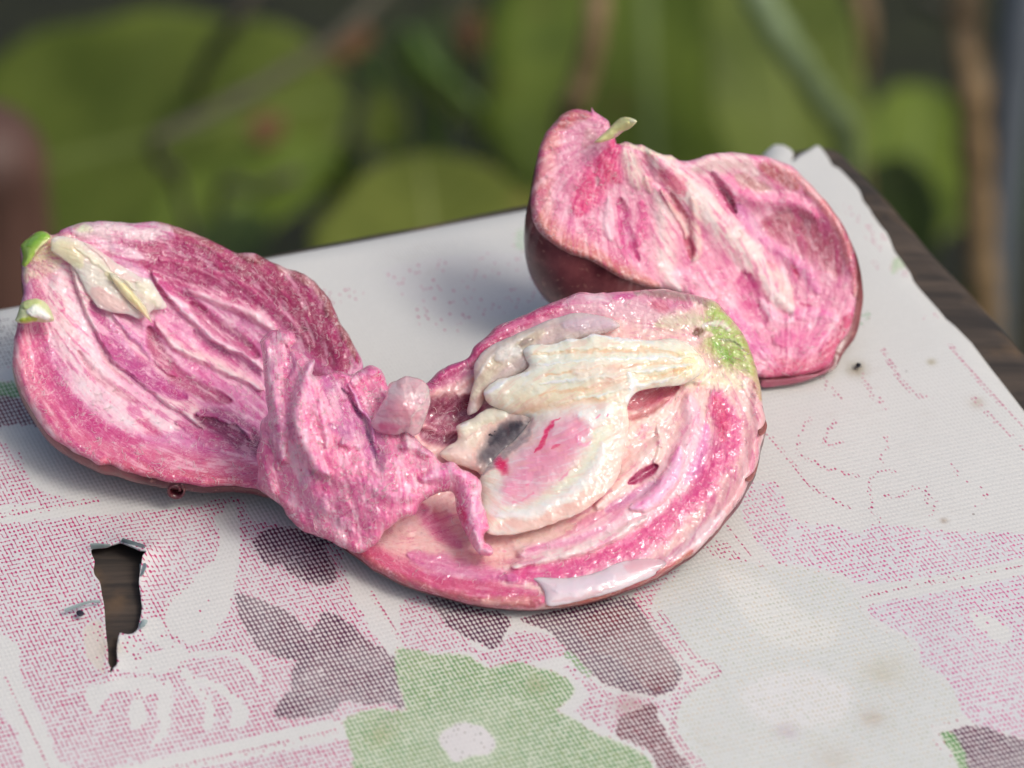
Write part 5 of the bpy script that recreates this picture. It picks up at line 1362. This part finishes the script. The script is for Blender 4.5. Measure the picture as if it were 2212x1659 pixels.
plant((900, 420), 2.2, 'dark small-leaved plant in the shaded gap between the large leaves', [
    (800, 200, 2.15, 900, 60, 2.2, .03, 1, K()), (1130, 330, 2.1, 840, 110, 2.12, .012, 0, K(roll=.4)), (960, 160, 2.15, 1040, -20, 2.2, .04, 1, K()), (720, 420, 2.05, 700, 300, 2.0, .03, 0, K(roll=-.3)),
    (830, 330, 2.0, 830, 190, 2.0, .022, 0, K(roll=.2)),
    (545, 300, 1.80, 610, 255, 1.80, .014, 4, K()), (830, 505, 1.9, 880, 455, 1.9, .014, 4, K(roll=.3)), (720, 120, 2.0, 800, 60, 2.0, .014, 4, K()), (1010, 120, 2.1, 1030, 20, 2.1, .012, 4, K())], .004)
# twigs and stalks
def twig(pts, r, mat, name, label, cat='twig'):
    P = [at(*p) for p in pts]
    end = P[-1].copy(); g = np.array([end[0] + .02, end[1] + .03, GZ - .01])
    P = P + [(end + g) / 2 + np.array([.01, 0, .02]), g]
    return tag(tube(P, r, mat, name, None, loc=tuple(g), n=10), label, cat)
twig([(840, -30, 1.7), (740, 70, 1.68), (600, 165, 1.66), (450, 245, 1.64), (335, 305, 1.63), (350, 360, 1.66), (395, 440, 1.72)], (.0030, .0024), M_TWIG, 'bent_twig', 'grey bent twig crossing in front of the olive leaf')
twig([(560, -40, 1.75), (500, 60, 1.76), (450, 130, 1.80), (430, 260, 1.9)], (.004, .003), M_TWIG, 'thin_twig', 'thin grey twig above the bent twig')
twig([(1295, -60, 1.60), (1285, 60, 1.60), (1265, 150, 1.61), (1240, 230, 1.62), (1225, 330, 1.66)], (.0055, .005), M_STEM, 'dry_stalk', 'short brownish stalk rising behind the tip of the standing half', 'stalk')
twig([(2075, -60, 1.58), (2085, 60, 1.58), (2100, 200, 1.58), (2110, 400, 1.60), (2125, 640, 1.62), (2130, 760, 1.64)], (.0075, .0078), M_STEM, 'dry_stalk', 'tall tan dry stalk rising beside the wooden table edge', 'stalk')
twig([(1990, 0, 1.75), (2060, 40, 1.72), (2110, 110, 1.70), (2140, 260, 1.70), (2160, 480, 1.74)], (.0045, .005), M_TWIG, 'thin_twig', 'dark thin twig leaning against the tall tan stalk')
twig([(1610, -80, 1.66), (1660, 30, 1.66), (1720, 130, 1.67), (1790, 240, 1.70), (1830, 330, 1.75)], (.0075, .005), plain('pale_leaf_fold', (126, 146, 104), .5, 30, .3, .1), 'pale_leaf_fold', 'pale green fold of the bright leaf, made as a slanting stalk', 'stalk')  # tube added in place of the pale fold of the bright leaf
twig([(1000, -40, 2.0), (985, 60, 2.0), (1010, 160, 2.02), (1060, 300, 2.05)], (.0035, .003), M_TWIG, 'thin_twig', 'dim upright twig in the gap left of the bright leaf')
twig([(1850, -40, 1.9), (1870, 60, 1.9), (1860, 150, 1.92), (1840, 260, 1.95)], (.005, .004), M_STEM, 'dry_stalk', 'dim brown stalk at the right side of the bright leaf', 'stalk')
twig([(640, 380, 1.75), (560, 410, 1.76), (470, 455, 1.8)], (.003, .0025), M_TWIG, 'thin_twig', 'short low twig below the bent twig')
twig([(1130, 330, 1.95), (1040, 240, 1.95), (930, 140, 1.96), (880, 90, 2.0)], (.0035, .003), M_GSTEM, 'green_stem', 'green stem slanting through the dark gap between leaves', 'stem')
# brown post and pale pole
def post(px0, px1, top, T, mat, name, label, cat, dome=.5):
    a, b = at(px0, top, T), at(px1, top, T)
    r = np.linalg.norm(b - a) / 2; c = (a + b) / 2
    V, F = [], []
    n = 24
    prof = [(1.0, GZ - .01), (1.0, c[2] - r * dome)] + [(math.cos(k / 6 * math.pi / 2 * .96), c[2] - r * dome + r * dome * math.sin(k / 6 * math.pi / 2)) for k in range(1, 7)]
    for rr, z in prof:
        for k in range(n):
            q = 2 * math.pi * k / n
            V.append((c[0] + r * rr * math.cos(q), c[1] + r * rr * math.sin(q), z))
    m = len(prof)
    F = [(i * n + k, i * n + (k + 1) % n, (i + 1) * n + (k + 1) % n, (i + 1) * n + k) for i in range(m - 1) for k in range(n)]
    F.append(tuple(range((m - 1) * n, m * n)))
    return tag(mesh_obj(name, V, F, mat, None, loc=(c[0], c[1], GZ)), label, cat)
post(-200, 92, 245, 1.42, wood_material('post_wood', (70, 48, 40), (100, 72, 62), (20, 20, 4), .6), 'wooden_post', 'rounded brown wooden post standing at the far left behind the table', 'post', .9)
post(2203, 2290, -500, 1.5, plain('pole_paint', (96, 104, 112), .4, 20, .2, .05), 'metal_pole', 'pale grey-blue metal pole beside the dry stalk', 'pole', .2)
